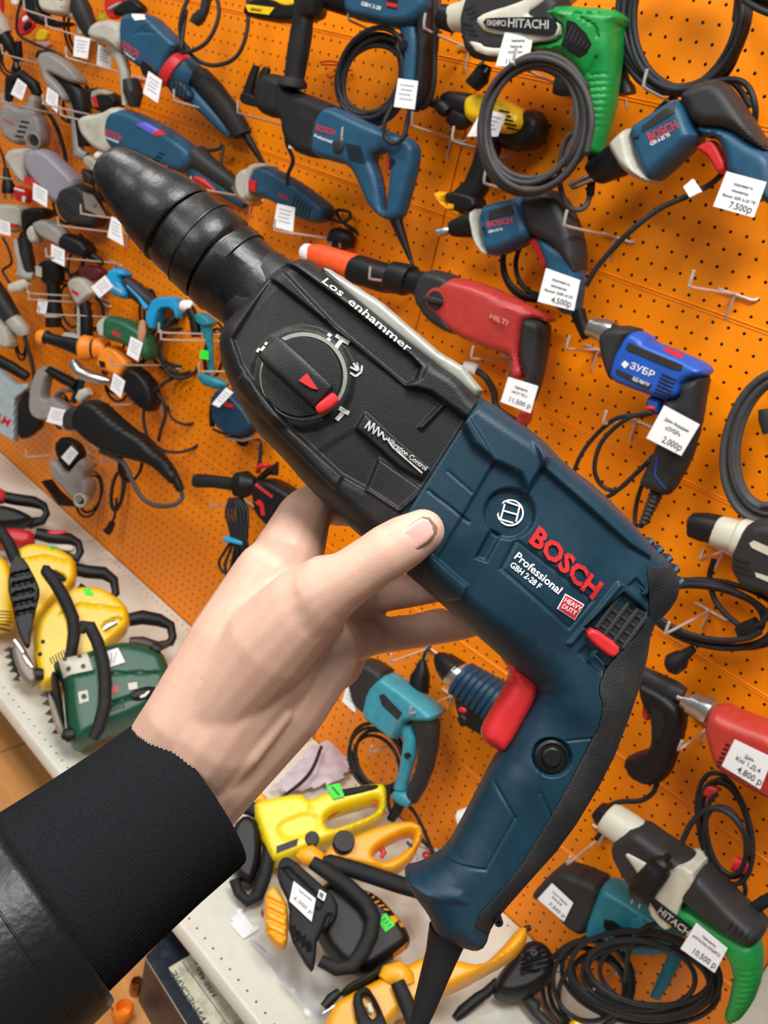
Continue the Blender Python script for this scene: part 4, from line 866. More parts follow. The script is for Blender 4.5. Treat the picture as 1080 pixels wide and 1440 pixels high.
price_tag('price tag on the dark head of the low teal grinder', [(776, 1242), (806, 1270), (793, 1296), (756, 1264)], .115, .2, [('УШМ Makita', .2, .85, .3, .09), ('9565', .3, .7, .5, .09), ('7.500 р', .35, .95, .86, .16)])
wire_hook('zinc hook carrying the low teal grinder', (800, 1208), .14); wire_hook('zinc hook inside the tangled cord at the bottom right', (834, 1394), .12)
# teal hammer drill, centre bottom
t = tool('hammer_drill', 'teal and black hammer drill below the hand', 'power tool', (565, 1010), .10, .3, G_T)
t.relief('gear_housing', M_DGREY, [(495, 950), (505, 934), (518, 924), (552, 945), (540, 975), (522, 1004), (503, 988)], .032, .014)
t.relief('body', M_TEALL, [(544, 945), (560, 955), (582, 970), (620, 1000), (616, 1012), (598, 1012), (580, 1010), (572, 1024), (562, 1040), (540, 1022), (516, 1004), (524, 964)], .034, .013)
t.plate('inset', M_DGREY, [(546, 972), (552, 970), (578, 997), (572, 1006), (550, 986)], lift=.0008, drape=True); t.S = None
t.loft('rear_grip', M_DGREY, [(596, 1008, 15), (602, 1022, 15), (603, 1050, 12), (598, 1080, 11), (588, 1105, 11), (578, 1125, 9)], k=1.0); t.loft('front_grip', M_TEALL, [(572, 1020, 9), (578, 1038, 9), (576, 1060, 9), (570, 1085, 8), (564, 1108, 9)], k=1.1)
t.loft('grip_end', M_TEALL, [(556, 1112, 5), (560, 1116, 9), (570, 1122, 10), (580, 1128, 8)], k=1.0, h0=.002); t.lathe('lock_button', M_VENT, (579, 1059), [(.006, .012), (.006, .02), (.001, .02)], ns=16)
for q in ((568, 1010), (564, 1024)): t.lathe('screw', M_STEEL, q, [(.004, .028), (.004, .036), (.001, .037)], ns=12)
t.loft('cord_boot', M_RUB, [(564, 1126, 7), (558, 1140, 7), (550, 1152, 6)], k=1)
t.tube('power_cord', M_CABLE, [(552, 1150, 0), (546, 1130, -.01), (548, 1110, -.02)] + coil_pts((532, 1070), 34, 46, -28, 4, -.03, .10, .01, 41, a0=60), .0038, n=4)
t.tube('power_cord_tail', M_CABLE, [(568, 1128, -.01), (585, 1146, -.01), (605, 1190, .06), (612, 1230, .10), (600, 1252, .13)], .0038)
price_tag('price tag at the grey head of the teal hammer drill', [(490, 959), (507, 972), (499, 1002), (481, 986)], .14, .35)
wire_hook('zinc hook through the teal hammer drill body', (577, 997), .14); wire_hook('zinc hook in the cord of the teal hammer drill', (522, 1052), .14)
t = tool('plug', 'black mains plug hanging between the teal drill and the blue drill', 'plug', (590, 955), .06, .3)
t.loft('plug_body', M_BLACK, [(594, 928, 4), (593, 940, 8), (591, 950, 12), (588, 975, 13)], k=1); t.tube('cord', M_CABLE, [(594, 932, 0), (598, 918, 0), (606, 908, -.01)], .0035)
wire_hook('zinc hook under the ring finger', (552, 930), .15, (606, 910))
t = tool('drill', 'dark blue drill with ribbed body behind the red trigger', 'power tool', (670, 985), .09, .3, G_T)
t.loft('chuck', M_BLACK, [(614, 920, 4), (617, 923, 8), (626, 932, 14), (640, 946, 18)], k=1); t.loft('chuck_ring', M_STEEL, [(638, 945, 18), (644, 950, 18), (647, 953, 17)], k=1)
t.loft('barrel', M_BLUED, sum([[(648 + k * 8, 954 + k * 5.4, 24 + k * .8), (653 + k * 8, 957 + k * 5.4, 24 + k * .8), (655 + k * 8, 958.5 + k * 5.4, 21.5 + k * .8)] for k in range(9)], []), k=.95, smooth=25)
t.loft('rear_housing', M_BLUED, [(712, 998, 29), (736, 1014, 29), (758, 1028, 26), (768, 1034, 18)], k=.95); t.loft('handle', M_BLACK, [(744, 1030, 17), (742, 1060, 15), (734, 1095, 15), (728, 1120, 16)], k=.95)
t.relief('lower_body', M_BLACK, [(644, 968), (655, 975), (700, 1010), (708, 1040), (690, 1036), (655, 1016), (645, 990)], .026, .010); t.S = None
t.loft('selector', M_RED, [(655, 992, 4), (660, 994, 5), (665, 996, 3)], k=1, h0=.022); t.loft('knob', M_BLACK, [(655, 1002, 6), (660, 1008, 8), (662, 1016, 6)], k=.9, h0=.02)
t = tool('hook_cap', 'white round plastic cap on the wall beside the rotary hammer grip', 'cap', (657, 1150), .04, .35)
t.loft('cap', M_WHITE, [(644, 1152, 7), (647, 1151, 12), (658, 1149, 14), (668, 1147, 12), (671, 1146, 7)], k=1); t.loft('stem', M_BLACK, [(668, 1147, 5), (676, 1143, 5), (684, 1140, 4)], k=1)
# ================================================================ top centre and left half of the wall
t = tool('hammer_drill', 'blue hammer drill with black side handle cut off by the top edge', 'power tool', (560, 50), .11, .3, G_T)
t.loft('nose', M_BLACK, [(440, -14, 16), (460, -6, 20), (500, 2, 24)], k=.9)
t.relief('body', M_BLUE, [(494, 20), (492, -30), (600, -40), (614, -10), (612, 20), (590, 40), (560, 42), (520, 32), (505, 30)], .036, .014)
t.text('GBH 2-28', (524, 13), (551, 20), 5.5, M_TEXTW, lift=.001, drape=True); t.plate('vent', M_BLACK, [(562, -6), (577, -4), (574, 12), (560, 9)], lift=.001, drape=True); t.plate('slide', M_RED, [(561, 9), (575, 12), (574, 17), (560, 14)], lift=.002, drape=True)
t.relief('handle', M_BLUE, [(560, 38), (590, 30), (596, 60), (592, 120), (588, 158), (572, 156), (570, 110), (574, 70), (570, 50)], .022, .012); t.relief('rear_grip', M_RUB, [(588, 10), (612, -10), (614, 40), (610, 80), (604, 120), (594, 156), (586, 150), (590, 110), (594, 60)], .026, .012)
t.relief('trigger', M_RED, [(562, 46), (571, 48), (569, 80), (562, 78)], .012, .004); t.S = None; t.lathe('lock_button', M_BLACK, (578, 66), [(.007, .018), (.007, .025), (.001, .025)], ns=16)
sh = t.loft('side_handle', M_RUB, [(452, 2, 16), (447, 20, 15), (441, 28, 11), (438, 50, 12), (433, 80, 12), (428, 112, 11), (427, 117, 15), (425, 124, 16), (425, 127, 12)], k=1, h0=.03)
t.tube('power_cord', M_CABLE, coil_pts((524, 108), 46, 60, 18, 6, .0, .10, .012, 51, a0=300), .0042, n=4)
t.tube('power_cord_loop', M_CABLE, [(553, 148, .03), (541, 172, .04), (542, 194, .04), (556, 202, .04), (568, 192, .04), (574, 165, .03), (578, 150, .0)], .0042)
t.tube('power_cord_drop', M_CABLE, [(612, -10, .02), (612, 60, .02), (610, 120, .02), (600, 148, .01), (588, 152, 0)], .0042)
t.loft('plug', M_BLACK, [(598, 143, 5), (615, 146, 8), (624, 152, 11), (630, 158, 10)], k=1)
price_tag('price tag at the foot of the topmost blue hammer drill', [(560, 110), (588, 114), (583, 154), (554, 150)], .15, .35)
wire_hook('zinc hook in front of the topmost blue hammer drill', (490, 13), .15); wire_hook('zinc hook under the topmost blue hammer drill', (579, 162), .12)
t = tool('battery', 'black and yellow tool battery at the top edge', 'battery', (390, 15), .12, .3)
t.relief('case', M_BLACK, [(352, 20), (356, 6), (372, -4), (450, -8), (452, 24), (430, 33), (396, 33), (354, 26)], .03, .008); t.plate('face_plate', M_YEL, [(358, 10), (400, 15), (392, 25), (364, 21)], lift=.0008, drape=True); t.text('DEWALT', (367, 19), (383, 21), 4, M_BLACK, lift=.0022, drape=True)
t.relief('yellow_top', M_YEL, [(368, 0), (372, -12), (426, -10), (430, 14), (412, 16), (396, 8)], .032, .006)
t = tool('cord_tie', 'red wire cord tie stuck in the wall', 'cord tie', (470, 95), .01, .3)
t.tube('tie', M_RED, [(450, 88, 0), (462, 86, .01), (476, 88, .01), (474, 91, .0), (452, 91, 0)], .0016); t.tube('tie', M_RED, [(460, 104, 0), (464, 109, .01), (480, 102, .01), (496, 98, .01)], .0016)
# reciprocating saw
t = tool('reciprocating_saw', 'blue and black reciprocating saw with closed handle', 'power tool', (480, 200), .13, .3, G_T)
t.loft('shoe_prong', M_BLACK, [(361, 92, 4), (356, 106, 5), (349, 130, 6), (346, 140, 6)], k=.7, e=4); t.loft('shoe_prong', M_BLACK, [(376, 95, 4), (372, 104, 6), (366, 126, 6), (362, 138, 6)], k=.7, e=4); t.relief('shoe', M_BLACK, [(343, 132), (352, 130), (372, 140), (370, 150), (358, 151), (343, 146)], .016, .004)
t.relief('front_boot', M_RUB, [(367, 152), (369, 124), (377, 108), (391, 104), (408, 112), (416, 126), (452, 140), (480, 152), (462, 180), (458, 224), (440, 222), (420, 214), (406, 192), (404, 168), (380, 165)], .034, .016, carve=[(bar((404, 125), (398, 165), 3), -.003, .004)])
t.relief('body', M_BLUE, [(447, 189), (449, 162), (456, 153), (474, 150), (508, 166), (547, 185), (578, 194), (589, 206), (588, 231), (576, 278), (567, 308), (549, 312), (524, 295), (508, 258), (497, 234), (469, 227), (445, 220)], [(480, 190, .033), (560, 260, .021), (520, 280, .019)], .012, cell=.003, holes=[[(526, 222), (548, 212), (554, 230), (552, 252), (549, 280), (547, 298), (542, 294), (539, 268), (535, 246)]])
t.text('BOSCH', (459, 186), (484, 193), 8, M_TEXTR, lift=.001, drape=True, name='brand_lettering'); t.text('Professional', (456, 195), (481, 204), 4.5, M_TEXTW, lift=.001, drape=True)
t.lathe('emblem', M_LGREY, (452, 177), [(.005, .028), (.005, .0315), (.004, .0315), (.0038, .03)], ns=18); hh = t.S(490, 208); t.lathe('orbit_dial', M_DGREY, (490, 208), [(.011, hh - .006), (.011, hh + .002), (.009, hh + .003), (.001, hh + .003)], ns=20)
slots(t, 6, (509, 207), (513, 228), (20, 5), 2.2); t.S = None
t.relief('trigger', M_RED, [(547, 214), (553, 214), (552, 240), (546, 238)], .009, .003); t.lathe('lock_button', M_BLACK, (560, 229), [(.006, .016), (.006, .023), (.001, .023)], ns=16)
t.loft('cord_boot', M_BLACK, [(557, 308, 8), (560, 318, 7), (570, 345, 4.5), (578, 366, 3)], k=1); t.tube('power_cord', M_CABLE, [(577, 362, 0), (581, 376, 0), (584, 395, -.02)], .0036); t.tube('cord_drop', M_CABLE, [(400, 166, -.02), (403, 200, -.03), (412, 225, -.03), (405, 245, -.03), (404, 260, -.04)], .004)
price_tag('price tag on the black nose of the reciprocating saw', [(411, 171), (441, 176), (436, 214), (406, 208)], .17, .4)
wire_hook('zinc hook under the shoe of the reciprocating saw', (334, 146), .17); wire_hook('zinc hook across the blue reciprocating saw body', (481, 184), .16)
# small blue grinder
t = tool('angle_grinder', 'small blue angle grinder below the reciprocating saw', 'power tool', (410, 275), .06, .35, G_T)
t.relief('gear_head', M_LGREY, [(337, 250), (344, 240), (356, 236), (362, 260), (358, 284), (346, 284), (338, 270)], .026, .010); t.relief('flange', M_LGREY, [(354, 280), (353, 250), (358, 234), (370, 229), (384, 232), (384, 238), (366, 246), (362, 282)], .033, .008)
t.relief('body', M_BLUE, [(358, 276), (358, 250), (364, 236), (376, 232), (398, 242), (424, 257), (455, 280), (467, 292), (465, 306), (450, 315), (430, 310), (410, 300), (386, 282)], .030, .013)
t.plate('switch', M_RED, [(362, 254), (374, 256), (372, 272), (360, 268)], lift=.003, t=.004, drape=True); t.text('BOSCH', (402, 277), (416, 283), 5, M_TEXTR, lift=.001, drape=True, name='brand_lettering'); slots(t, 6, (424, 286), (446, 300), (-5, 15), 2); t.S = None
t.loft('guard', M_STEEL, [(338, 262, 10), (345, 275, 9), (356, 286, 6)], k=2, h0=-.01)
t.tube('power_cord', M_CABLE, [(462, 308, 0), (480, 312, .01), (492, 306, .01), (490, 298, 0), (474, 296, -.01), (480, 310, -.02), (505, 330, -.02), (518, 352, -.03), (524, 372, -.03)], .0036)
t.loft('plug', M_BLACK, [(465, 330, 10), (474, 334, 15), (488, 338, 15), (496, 340, 9)], k=.8); pins(t, [(472, 340, 472, 346), (485, 342, 485, 348)], .02)
price_tag('price tag on the small blue angle grinder', [(390, 286), (415, 292), (412, 326), (384, 319)], .10, .4); wire_hook('zinc hook below the small blue grinder', (386, 312), .18)
# big blue grinder with red ring
t = tool('angle_grinder', 'big blue angle grinder with a red ring at the top', 'power tool', (235, 95), .12, .45, G_T)
t.relief('gear_head', M_LGREY, [(132, 50), (136, 38), (146, 31), (163, 29), (181, 37), (184, 60), (176, 76), (168, 70), (157, 63), (144, 62), (137, 58)], .036, .014); t.loft('guard_arm', M_LGREY, [(160, 58, 8), (170, 80, 8), (176, 100, 6), (177, 148, 4)], k=1.2); t.loft('disc_guard', M_DGREY, [(184, 112, 8), (188, 130, 10), (190, 150, 5)], k=1.5)
t.relief('body', M_BLUE, [(176, 50), (179, 22), (198, 19), (220, 23), (231, 35), (254, 56), (264, 66), (248, 84), (238, 112), (226, 112), (209, 101), (181, 82)], .036, .015, carve=[(bar((200 + k * 5, 52 - k * 1), (222 + k * 3, 38 + k * 4), 2), -.002, .002) for k in range(4)])
t.plate('head_vent', M_BLACK, [(166, 46), (176, 52), (180, 78), (172, 72)], lift=.002, drape=True); t.text('BOSCH', (182, 68), (206, 84), 9, M_TEXTR, lift=.001, drape=True, name='brand_lettering'); t.text('Professional', (186, 77), (202, 88), 4, M_TEXTW, lift=.001, drape=True); t.plate('rating_label', M_WHITE, [(196, 23), (212, 23), (218, 31), (204, 33)], lift=.001, drape=True); t.S = None
t.relief('dark_band', M_BLACK, [(210, 78), (236, 96), (234, 118), (224, 122), (206, 104)], .034, .010, h0=.004)
t.loft('red_ring', M_RED, [(244, 96, 26), (250, 100, 27), (256, 104, 26)], k=1.05, e=2.6); t.relief('rear_vents', M_BLUED, [(244, 108), (268, 114), (284, 138), (270, 148), (244, 132)], .032, .010)
slots(t, 5, (250, 119), (272, 134), (-2, 20), 3); t.S = None
t.loft('rear_housing', M_BLUE, [(255, 100, 24), (266, 106, 22), (276, 112, 16)], k=1.0); t.loft('handle_lower', M_BLUE, [(268, 130, 12), (290, 152, 10), (312, 176, 8), (326, 190, 6)], k=1.1); t.loft('handle_grip', M_RUB, [(264, 100, 12), (280, 108, 15), (296, 124, 15), (318, 152, 14), (336, 180, 13), (341, 190, 12)], k=1.1)
t.loft('cord_boot', M_BLACK, [(341, 182, 5), (352, 200, 5), (364, 220, 3.5), (370, 230, 3)], k=1); t.tube('power_cord', M_CABLE, [(262, 14, .03), (256, 60, .06), (258, 74, .06), (290, 60, .06), (308, 20, .05), (300, -20, .04)], .0042); t.tube('power_cord_loop', M_CABLE, [(268, -10, .04), (256, 20, .05), (254, 50, .05), (272, 80, .05), (300, 92, .05), (332, 80, .05), (348, 40, .04), (348, -20, .03)], .0042)
t.loft('plug', M_DGREY, [(288, -6, 6), (284, 14, 6), (276, 24, 9), (270, 32, 7)], k=1, h0=-.01)
price_tag('price tag on the big blue grinder with the red ring', [(209, 100), (228, 113), (222, 145), (201, 131)], .18, .5); wire_hook('zinc hook below the red ringed grinder', (244, 130), .16)
# second big blue grinder
t = tool('angle_grinder', 'big blue angle grinder directly behind the chuck tip', 'power tool', (225, 200), .11, .45, G_T)
t.relief('gear_head', M_LGREY, [(117, 170), (126, 163), (150, 160), (168, 150), (184, 156), (170, 180), (166, 218), (154, 219), (136, 207), (122, 190)], .036, .014)
t.relief('body', M_BLUE, [(154, 188), (157, 166), (168, 153), (190, 156), (226, 172), (262, 197), (280, 212), (280, 232), (264, 246), (244, 240), (200, 222), (160, 208)], .038, .016)
t.text('BOSCH', (161, 190), (183, 199), 7, M_TEXTR, lift=.001, drape=True, name='brand_lettering'); t.text('Professional', (162, 196), (180, 203), 3.5, M_TEXTW, lift=.001, drape=True); t.plates('sticker', mat('violet_sticker', '5a5ac8', .4), [[(204, 177), (218, 174), (236, 184), (228, 192)]], lift=.001, drape=True); t.plates('sticker', M_RED, [[(228, 188), (238, 184), (246, 190), (232, 194)]], lift=.0012, drape=True); slots(t, 4, (228, 232), (240, 218), (8, 3), 3); t.S = None
t.loft('handle_grip', M_DGREY, [(274, 220, 18), (290, 232, 14), (320, 254, 12), (344, 272, 10)], k=1.1); t.loft('handle_lower', M_BLUE, [(270, 238, 12), (300, 258, 10), (326, 276, 9), (344, 288, 7)], k=1.1, h0=-.004); t.loft('lever', M_RED, [(278, 250, 4), (290, 256, 5), (306, 268, 3)], k=1.2, h0=.01)
t.loft('knob', M_RED, [(242, 236, 3), (244, 237, 5), (246, 239, 3)], k=1, h0=.036); t.tube('power_cord', M_CABLE, [(290, 212, -.01), (306, 210, 0), (314, 206, 0), (310, 240, .01), (320, 265, .01), (340, 285, 0)], .0036)
price_tag('price tag peeking out above the chuck tip', [(161, 205), (182, 218), (176, 226), (158, 222)], .14, .45); wire_hook('zinc hook under the grip of the second big grinder', (268, 252), .17)
# ------------------------------------------------ far left rows
GL = 'power tools crowded at the left'
_lk = [100]
def ltool(name, label, c, d=.10, face=.55):
    t = tool(name, label, 'power tool', c, d, face, GL); _lk[0] += 1; k = _lk[0]
    t.tube('hanging_cord', M_CABLE, coil_pts((c[0] + 8 + k % 3 * 6, c[1] + 22), 9 + k % 4 * 3, 22 + k % 3 * 5, (k % 5) * 6 - 12, 2, -min(d - .03, .07), .16, .006, k, a0=270), .0036, n=3, ns=6); return t
t = ltool('hammer_drill', 'grey green hammer drill at the top left', (85, 20)); t.relief('gear_housing', M_BLACK, [(34, 4), (38, -12), (62, -12), (64, 18), (78, 30), (108, 32), (90, 40), (55, 36), (42, 22)], .03, .012); t.relief('body', M_CREAM, [(58, -12), (108, -12), (103, 14), (98, 24), (76, 22), (62, 16)], .034, .012); slots(t, 2, (98, 2), (100, 12), (8, 0), 2.5); t.S = None
t.loft('side_frame', M_LGREY, [(92, 20, 4), (106, 22, 5), (113, 32, 5), (114, 48, 4)], k=1); t.loft('handle', M_DGREY, [(106, -10, 10), (114, 12, 13), (122, 32, 12), (130, 48, 9)], k=1); t.tube('cord', M_CABLE, [(30, 0, .02), (24, 24, .02), (26, 48, .01), (50, 62, .0), (78, 74, 0), (94, 84, -.01)], .0035)
price_tag('price tag below the grey green hammer drill', [(105, 50), (127, 54), (123, 83), (103, 79)], .16, .55); price_tag('price tag on the guard of the red ringed grinder', [(138, 62), (157, 72), (156, 97), (136, 91)], .17, .55)
wire_hook('zinc hook under the grey green hammer drill', (64, 26), .20); wire_hook('zinc hook under the two topmost left price tags', (92, 70), .2); wire_hook('zinc hook at the top left corner', (33, 3), .2); wire_hook('zinc hook at the far left edge', (2, 66), .18)
t = tool('blister_pack', 'red and white blister pack at the top left', 'package', (34, 34), .05, .5); t.relief('card', M_RED, [(24, 44), (28, 24), (38, 15), (46, 22), (52, 36), (40, 48), (30, 51)], .008, .004); t.relief('blister', M_WHITE, [(33, 26), (40, 21), (43, 28), (36, 34)], .014, .004); t.relief('black_item', M_BLACK, [(34, 38), (44, 28), (50, 36), (38, 46)], .014, .004)
t = tool('blister_pack', 'red pack at the top left edge of the wall', 'package', (3, 8), .05, .5); t.relief('card', M_RED, [(-8, -10), (5, -10), (5, 22), (-8, 26)], .008, .003); t.relief('card_edge', M_WHITE, [(16, -6), (27, -5), (26, 8), (17, 6)], .006, .002)
t = tool('blister_pack', 'yellow and pale pack below the grey green hammer drill', 'package', (62, 55), .04, .5); t.relief('card', M_YEL, [(52, 48), (58, 40), (70, 44), (68, 58), (52, 58)], .01, .004); t.relief('window', mat('pale_pack', 'c89a8a', .5), [(51, 58), (70, 58), (74, 64), (66, 70), (52, 66)], .01, .004)
t = tool('blister_pack', 'red pack with black tool beside the red ringed grinder', 'package', (160, 12), .06, .5); t.relief('card', M_RED, [(150, -8), (172, -10), (176, 10), (168, 27), (154, 27), (148, 12)], .010, .004); t.relief('black_item', M_BLACK, [(160, 16), (176, 2), (190, -4), (208, 12), (196, 24), (166, 24)], .018, .008); t.relief('window', M_LGREY, [(153, 12), (173, 2), (174, 8), (156, 18)], .016, .004); t.plate('green_mark', mat('lime_print', '86b820', .5), [(143, 20), (152, 22), (151, 28), (143, 27)], lift=.012)
t = ltool('screwdriver', 'grey tool nose at the far left edge', (4, 60)); t.loft('body', M_LGREY, [(-14, 20, 14), (-2, 36, 14), (8, 48, 9)], k=1); t.loft('nose', M_BLACK, [(2, 46, 9), (10, 58, 9), (18, 72, 6), (22, 84, 4)], k=1); t.loft('cord_boot', M_BLACK, [(26, 58, 4), (27, 80, 5), (18, 100, 3)], k=1)
pins(t, [(25, 88, 26, 95), (31, 87, 32, 93)], .01)
t = ltool('heat_gun', 'light grey tool with curved black grip in the second left row', (92, 115)); t.loft('nose', M_BLACK, [(54, 76, 7), (60, 78, 8), (66, 79, 8)], k=1)
t.relief('body', M_GREY, [(57, 84), (62, 75), (74, 73), (93, 84), (107, 96), (119, 112), (118, 120), (104, 118), (84, 108), (74, 104), (92, 122), (102, 138), (99, 147), (87, 138), (68, 120), (61, 95)], .030, .010); t.loft('black_grip', M_BLACK, [(78, 106, 4), (96, 119, 9), (110, 132, 12), (116, 155, 11), (119, 185, 10), (119, 206, 8)], k=1); t.loft('grip_frame', M_GREY, [(102, 142, 4), (104, 165, 4), (108, 200, 5), (112, 216, 8), (122, 220, 7)], k=1); t.plates('brand_print', M_TEXTR, [bar((72 + 5 * k, 118 + 4 * k), (75 + 5 * k, 121 + 4 * k), 3) for k in range(4)], lift=.028)
price_tag('price tag below the curved grip tool', [(67, 122), (82, 133), (81, 159), (64, 143)], .16, .55); wire_hook('zinc hook below the curved grip tool', (60, 136), .22); wire_hook('zinc hook running to the second big grinder head', (84, 152), .2)
t = ltool('jigsaw', 'grey jigsaw with round exhaust ring at the left edge', (35, 170)); t.relief('body', M_GREY, [(4, 166), (7, 148), (18, 144), (38, 156), (44, 142), (48, 132), (60, 138), (58, 160), (65, 172), (67, 190), (66, 205), (58, 212), (48, 208), (40, 201), (28, 205), (13, 196), (6, 182)], .032, .012); slots(t, 4, (44, 173), (36, 193), (12, 2), 3); t.plates('brand_print', M_TEXTR, [bar((14 + 3 * k, 169 + 1.6 * k), (16 + 3 * k, 170 + 1.6 * k), 2) for k in range(5)], lift=.001, drape=True)
t.lathe('exhaust_ring', M_GREY, (57, 199), [(.022, .02), (.022, .04), (.017, .042), (.014, .036), (.012, .03)], ns=24); t.lathe('exhaust_hole', M_DGREY, (57, 199), [(.014, .025), (.014, .034), (.001, .033)], ns=24); t.S = None
t.loft('top_handle', M_BLACK, [(12, 142, 5), (16, 112, 8), (30, 106, 8), (48, 120, 8), (54, 134, 6)], k=1); t.loft('front_post', M_GREY, [(8, 150, 5), (10, 128, 4), (14, 112, 4)], k=1); t.tube('power_cord', M_CABLE, [(60, 150, 0), (74, 168, .01), (84, 190, 0), (92, 220, -.01), (92, 232, -.01)], .006)
price_tag('price tag on the handle of the left edge jigsaw', [(25, 110), (38, 120), (31, 141), (15, 132)], .18, .55); wire_hook('zinc hook under the left edge jigsaw handle', (2, 134), .2)
t = ltool('drill', 'small black and red battery drill above the second big grinder', (148, 140), .08); t.relief('body', M_BLACK, [(122, 132), (130, 124), (146, 124), (166, 132), (173, 142), (170, 154), (150, 158), (138, 156), (124, 142)], .028, .010); t.relief('shell', M_LGREY, [(133, 130), (146, 124), (166, 132), (160, 138), (148, 136), (140, 142), (142, 154), (136, 152)], .031, .006); t.plate('badge', M_RED, [(137, 137), (144, 138), (148, 152), (141, 152)], lift=.032)
t = ltool('impact_driver', 'small grey driver head beside the chuck tip', (134, 232), .08); t.relief('body', M_LGREY, [(120, 222), (128, 218), (140, 226), (150, 236), (140, 246), (130, 240), (122, 232)], .022, .008); t.relief('lower_body', M_DGREY, [(116, 236), (128, 240), (138, 250), (132, 262), (120, 256)], .02, .008); t.relief('white_cap', M_WHITE, [(134, 218), (142, 212), (147, 220), (140, 226)], .02, .004)
t = ltool('angle_grinder', 'lilac grey angle grinder with charcoal rear below the jigsaw', (80, 262), .11); t.relief('gear_head', M_LGREY, [(12, 222), (20, 210), (46, 208), (46, 225), (44, 248), (46, 262), (33, 256), (22, 240)], .038, .014); t.relief('body', M_LILAC, [(40, 232), (42, 212), (70, 209), (92, 230), (120, 258), (104, 280), (86, 290), (72, 279), (47, 248)], .04, .016)
t.relief('rear_housing', M_DGREY, [(84, 286), (88, 266), (100, 258), (120, 258), (132, 270), (148, 306), (140, 322), (104, 318), (90, 304)], .042, .018); slots(t, 5, (98, 284), (112, 304), (-10, 8), 2.5); t.S = None; t.plate('metal_plate', mat('taupe_metal', '8a7f78', .4), [(128, 271), (142, 275), (160, 304), (152, 304), (132, 295)], lift=.046, t=.004); t.lathe('screw', M_STEEL, (145, 287), [(.006, .044), (.006, .052), (.001, .052)], ns=12)
t.plate('label', M_RED, [(47, 247), (65, 258), (66, 268), (46, 257)], lift=.043)
price_tag('price tag with red header on the lilac grey grinder', [(47, 257), (67, 268), (66, 292), (46, 280)], .17, .55); wire_hook('zinc hook on the charcoal rear of the lilac grinder', (113, 291), .2); wire_hook('zinc hook left of the lilac grinder', (-4, 240), .2)
t = tool('blister_pack', 'small red box below the lilac grey grinder', 'package', (33, 274), .05, .5); t.relief('box', M_RED, [(23, 260), (44, 266), (43, 287), (24, 282)], .02, .004); t.plates('print', M_TEXTW, [[(26, 264), (40, 268), (40, 271), (26, 267)], [(37, 276), (42, 277), (41, 285), (37, 284)]], lift=.021)
t = tool('plug', 'black mains plug at the left edge below the jigsaw', 'plug', (12, 262), .08, .5); t.loft('plug_body', M_BLACK, [(8, 236, 3), (10, 252, 5), (12, 262, 8), (12, 272, 8)], k=1); pins(t, [(7, 272, 7, 280), (16, 272, 17, 280)]); t.tube('cord', M_CABLE, [(8, 238, 0), (4, 220, 0), (-2, 205, 0)], .0035)
price_tag('price tag half behind the rotary hammer chuck', [(157, 304), (170, 312), (174, 346), (151, 333)], .13, .55)
t = ltool('hammer_drill', 'grey and black hammer drill with upright grip at the left edge', (25, 330)); t.relief('body', M_LGREY, [(-10, 288), (14, 286), (38, 290), (41, 306), (38, 322), (14, 329), (-10, 318)], .034, .012); t.plate('label', M_RED, [(22, 314), (35, 316), (35, 322), (23, 320)], lift=.001, drape=True); t.relief('rear_housing', M_BLACK, [(33, 298), (44, 292), (70, 292), (76, 304), (52, 314), (44, 330), (36, 324)], .032, .012); t.S = None
t.loft('front_grip', M_LGREY, [(24, 336, 5), (26, 350, 5), (32, 382, 6)], k=1.2); t.loft('rear_grip', M_DGREY, [(34, 334, 8), (37, 355, 8), (44, 382, 7)], k=1.2); t.loft('foot', M_LGREY, [(26, 384, 5), (38, 386, 8), (48, 388, 6)], k=1.2); t.loft('battery', M_CREAM, [(40, 396, 6), (30, 402, 9), (16, 406, 7)], k=1.2); t.tube('cord', M_CABLE, [(4, 334, .0), (12, 350, 0), (16, 370, 0), (4, 380, 0), (10, 392, 0), (14, 398, 0)], .004)
price_tag('price tag at the left edge on the grey and black hammer drill', [(-2, 308), (14, 313), (15, 332), (-1, 328)], .17, .55)
t = ltool('angle_grinder', 'small grey and black angle grinder in the third left row', (90, 338)); t.relief('gear_head', M_LGREY, [(41, 324), (48, 316), (56, 320), (58, 340), (50, 344), (43, 336)], .026, .010); t.relief('body', M_GREY, [(50, 314), (62, 309), (74, 309), (99, 328), (92, 350), (84, 346), (68, 338), (56, 328)], .034, .012); t.plate('label', M_RED, [(71, 336), (84, 341), (85, 346), (71, 341)], lift=.001, drape=True); t.relief('rear_housing', M_BLACK, [(86, 346), (90, 331), (99, 327), (123, 337), (134, 352), (127, 363), (104, 359)], .036, .014); t.loft('tail', M_BLACK, [(122, 356, 6), (136, 364, 5), (144, 372, 4)], k=1)
price_tag('price tag on the small grey and black angle grinder', [(72, 343), (91, 352), (91, 375), (72, 366)], .17, .55); wire_hook('zinc hook beside the small grey and black grinder', (81, 308), .2); wire_hook('zinc hook below the small grey and black grinder', (64, 352), .2)
t = ltool('flashlight', 'black upright battery lamp in the third left row', (76, 405), .08); t.loft('head', M_BLACK, [(72, 366, 12), (73, 370, 16), (75, 394, 15), (75, 400, 10)], k=.9); t.plate('front_label', M_LGREY, [(57, 374), (66, 376), (66, 390), (58, 388)], lift=.028); t.loft('grip', M_BLACK, [(75, 396, 9), (76, 420, 8), (76, 440, 10), (75, 460, 10)], k=1); t.loft('grip_ring', M_LGREY, [(76, 443, 10.5), (76, 446, 10.5)], k=1.05)
price_tag('price tag on the black upright lamp', [(54, 420), (68, 422), (65, 445), (52, 439)], .11, .55)
for k, (q, l) in enumerate([((38, 404), 'highest'), ((40, 413), 'middle'), ((54, 433), 'lowest')]): wire_hook('zinc hook crossing the black upright lamp, %s of three' % l, q, .22)
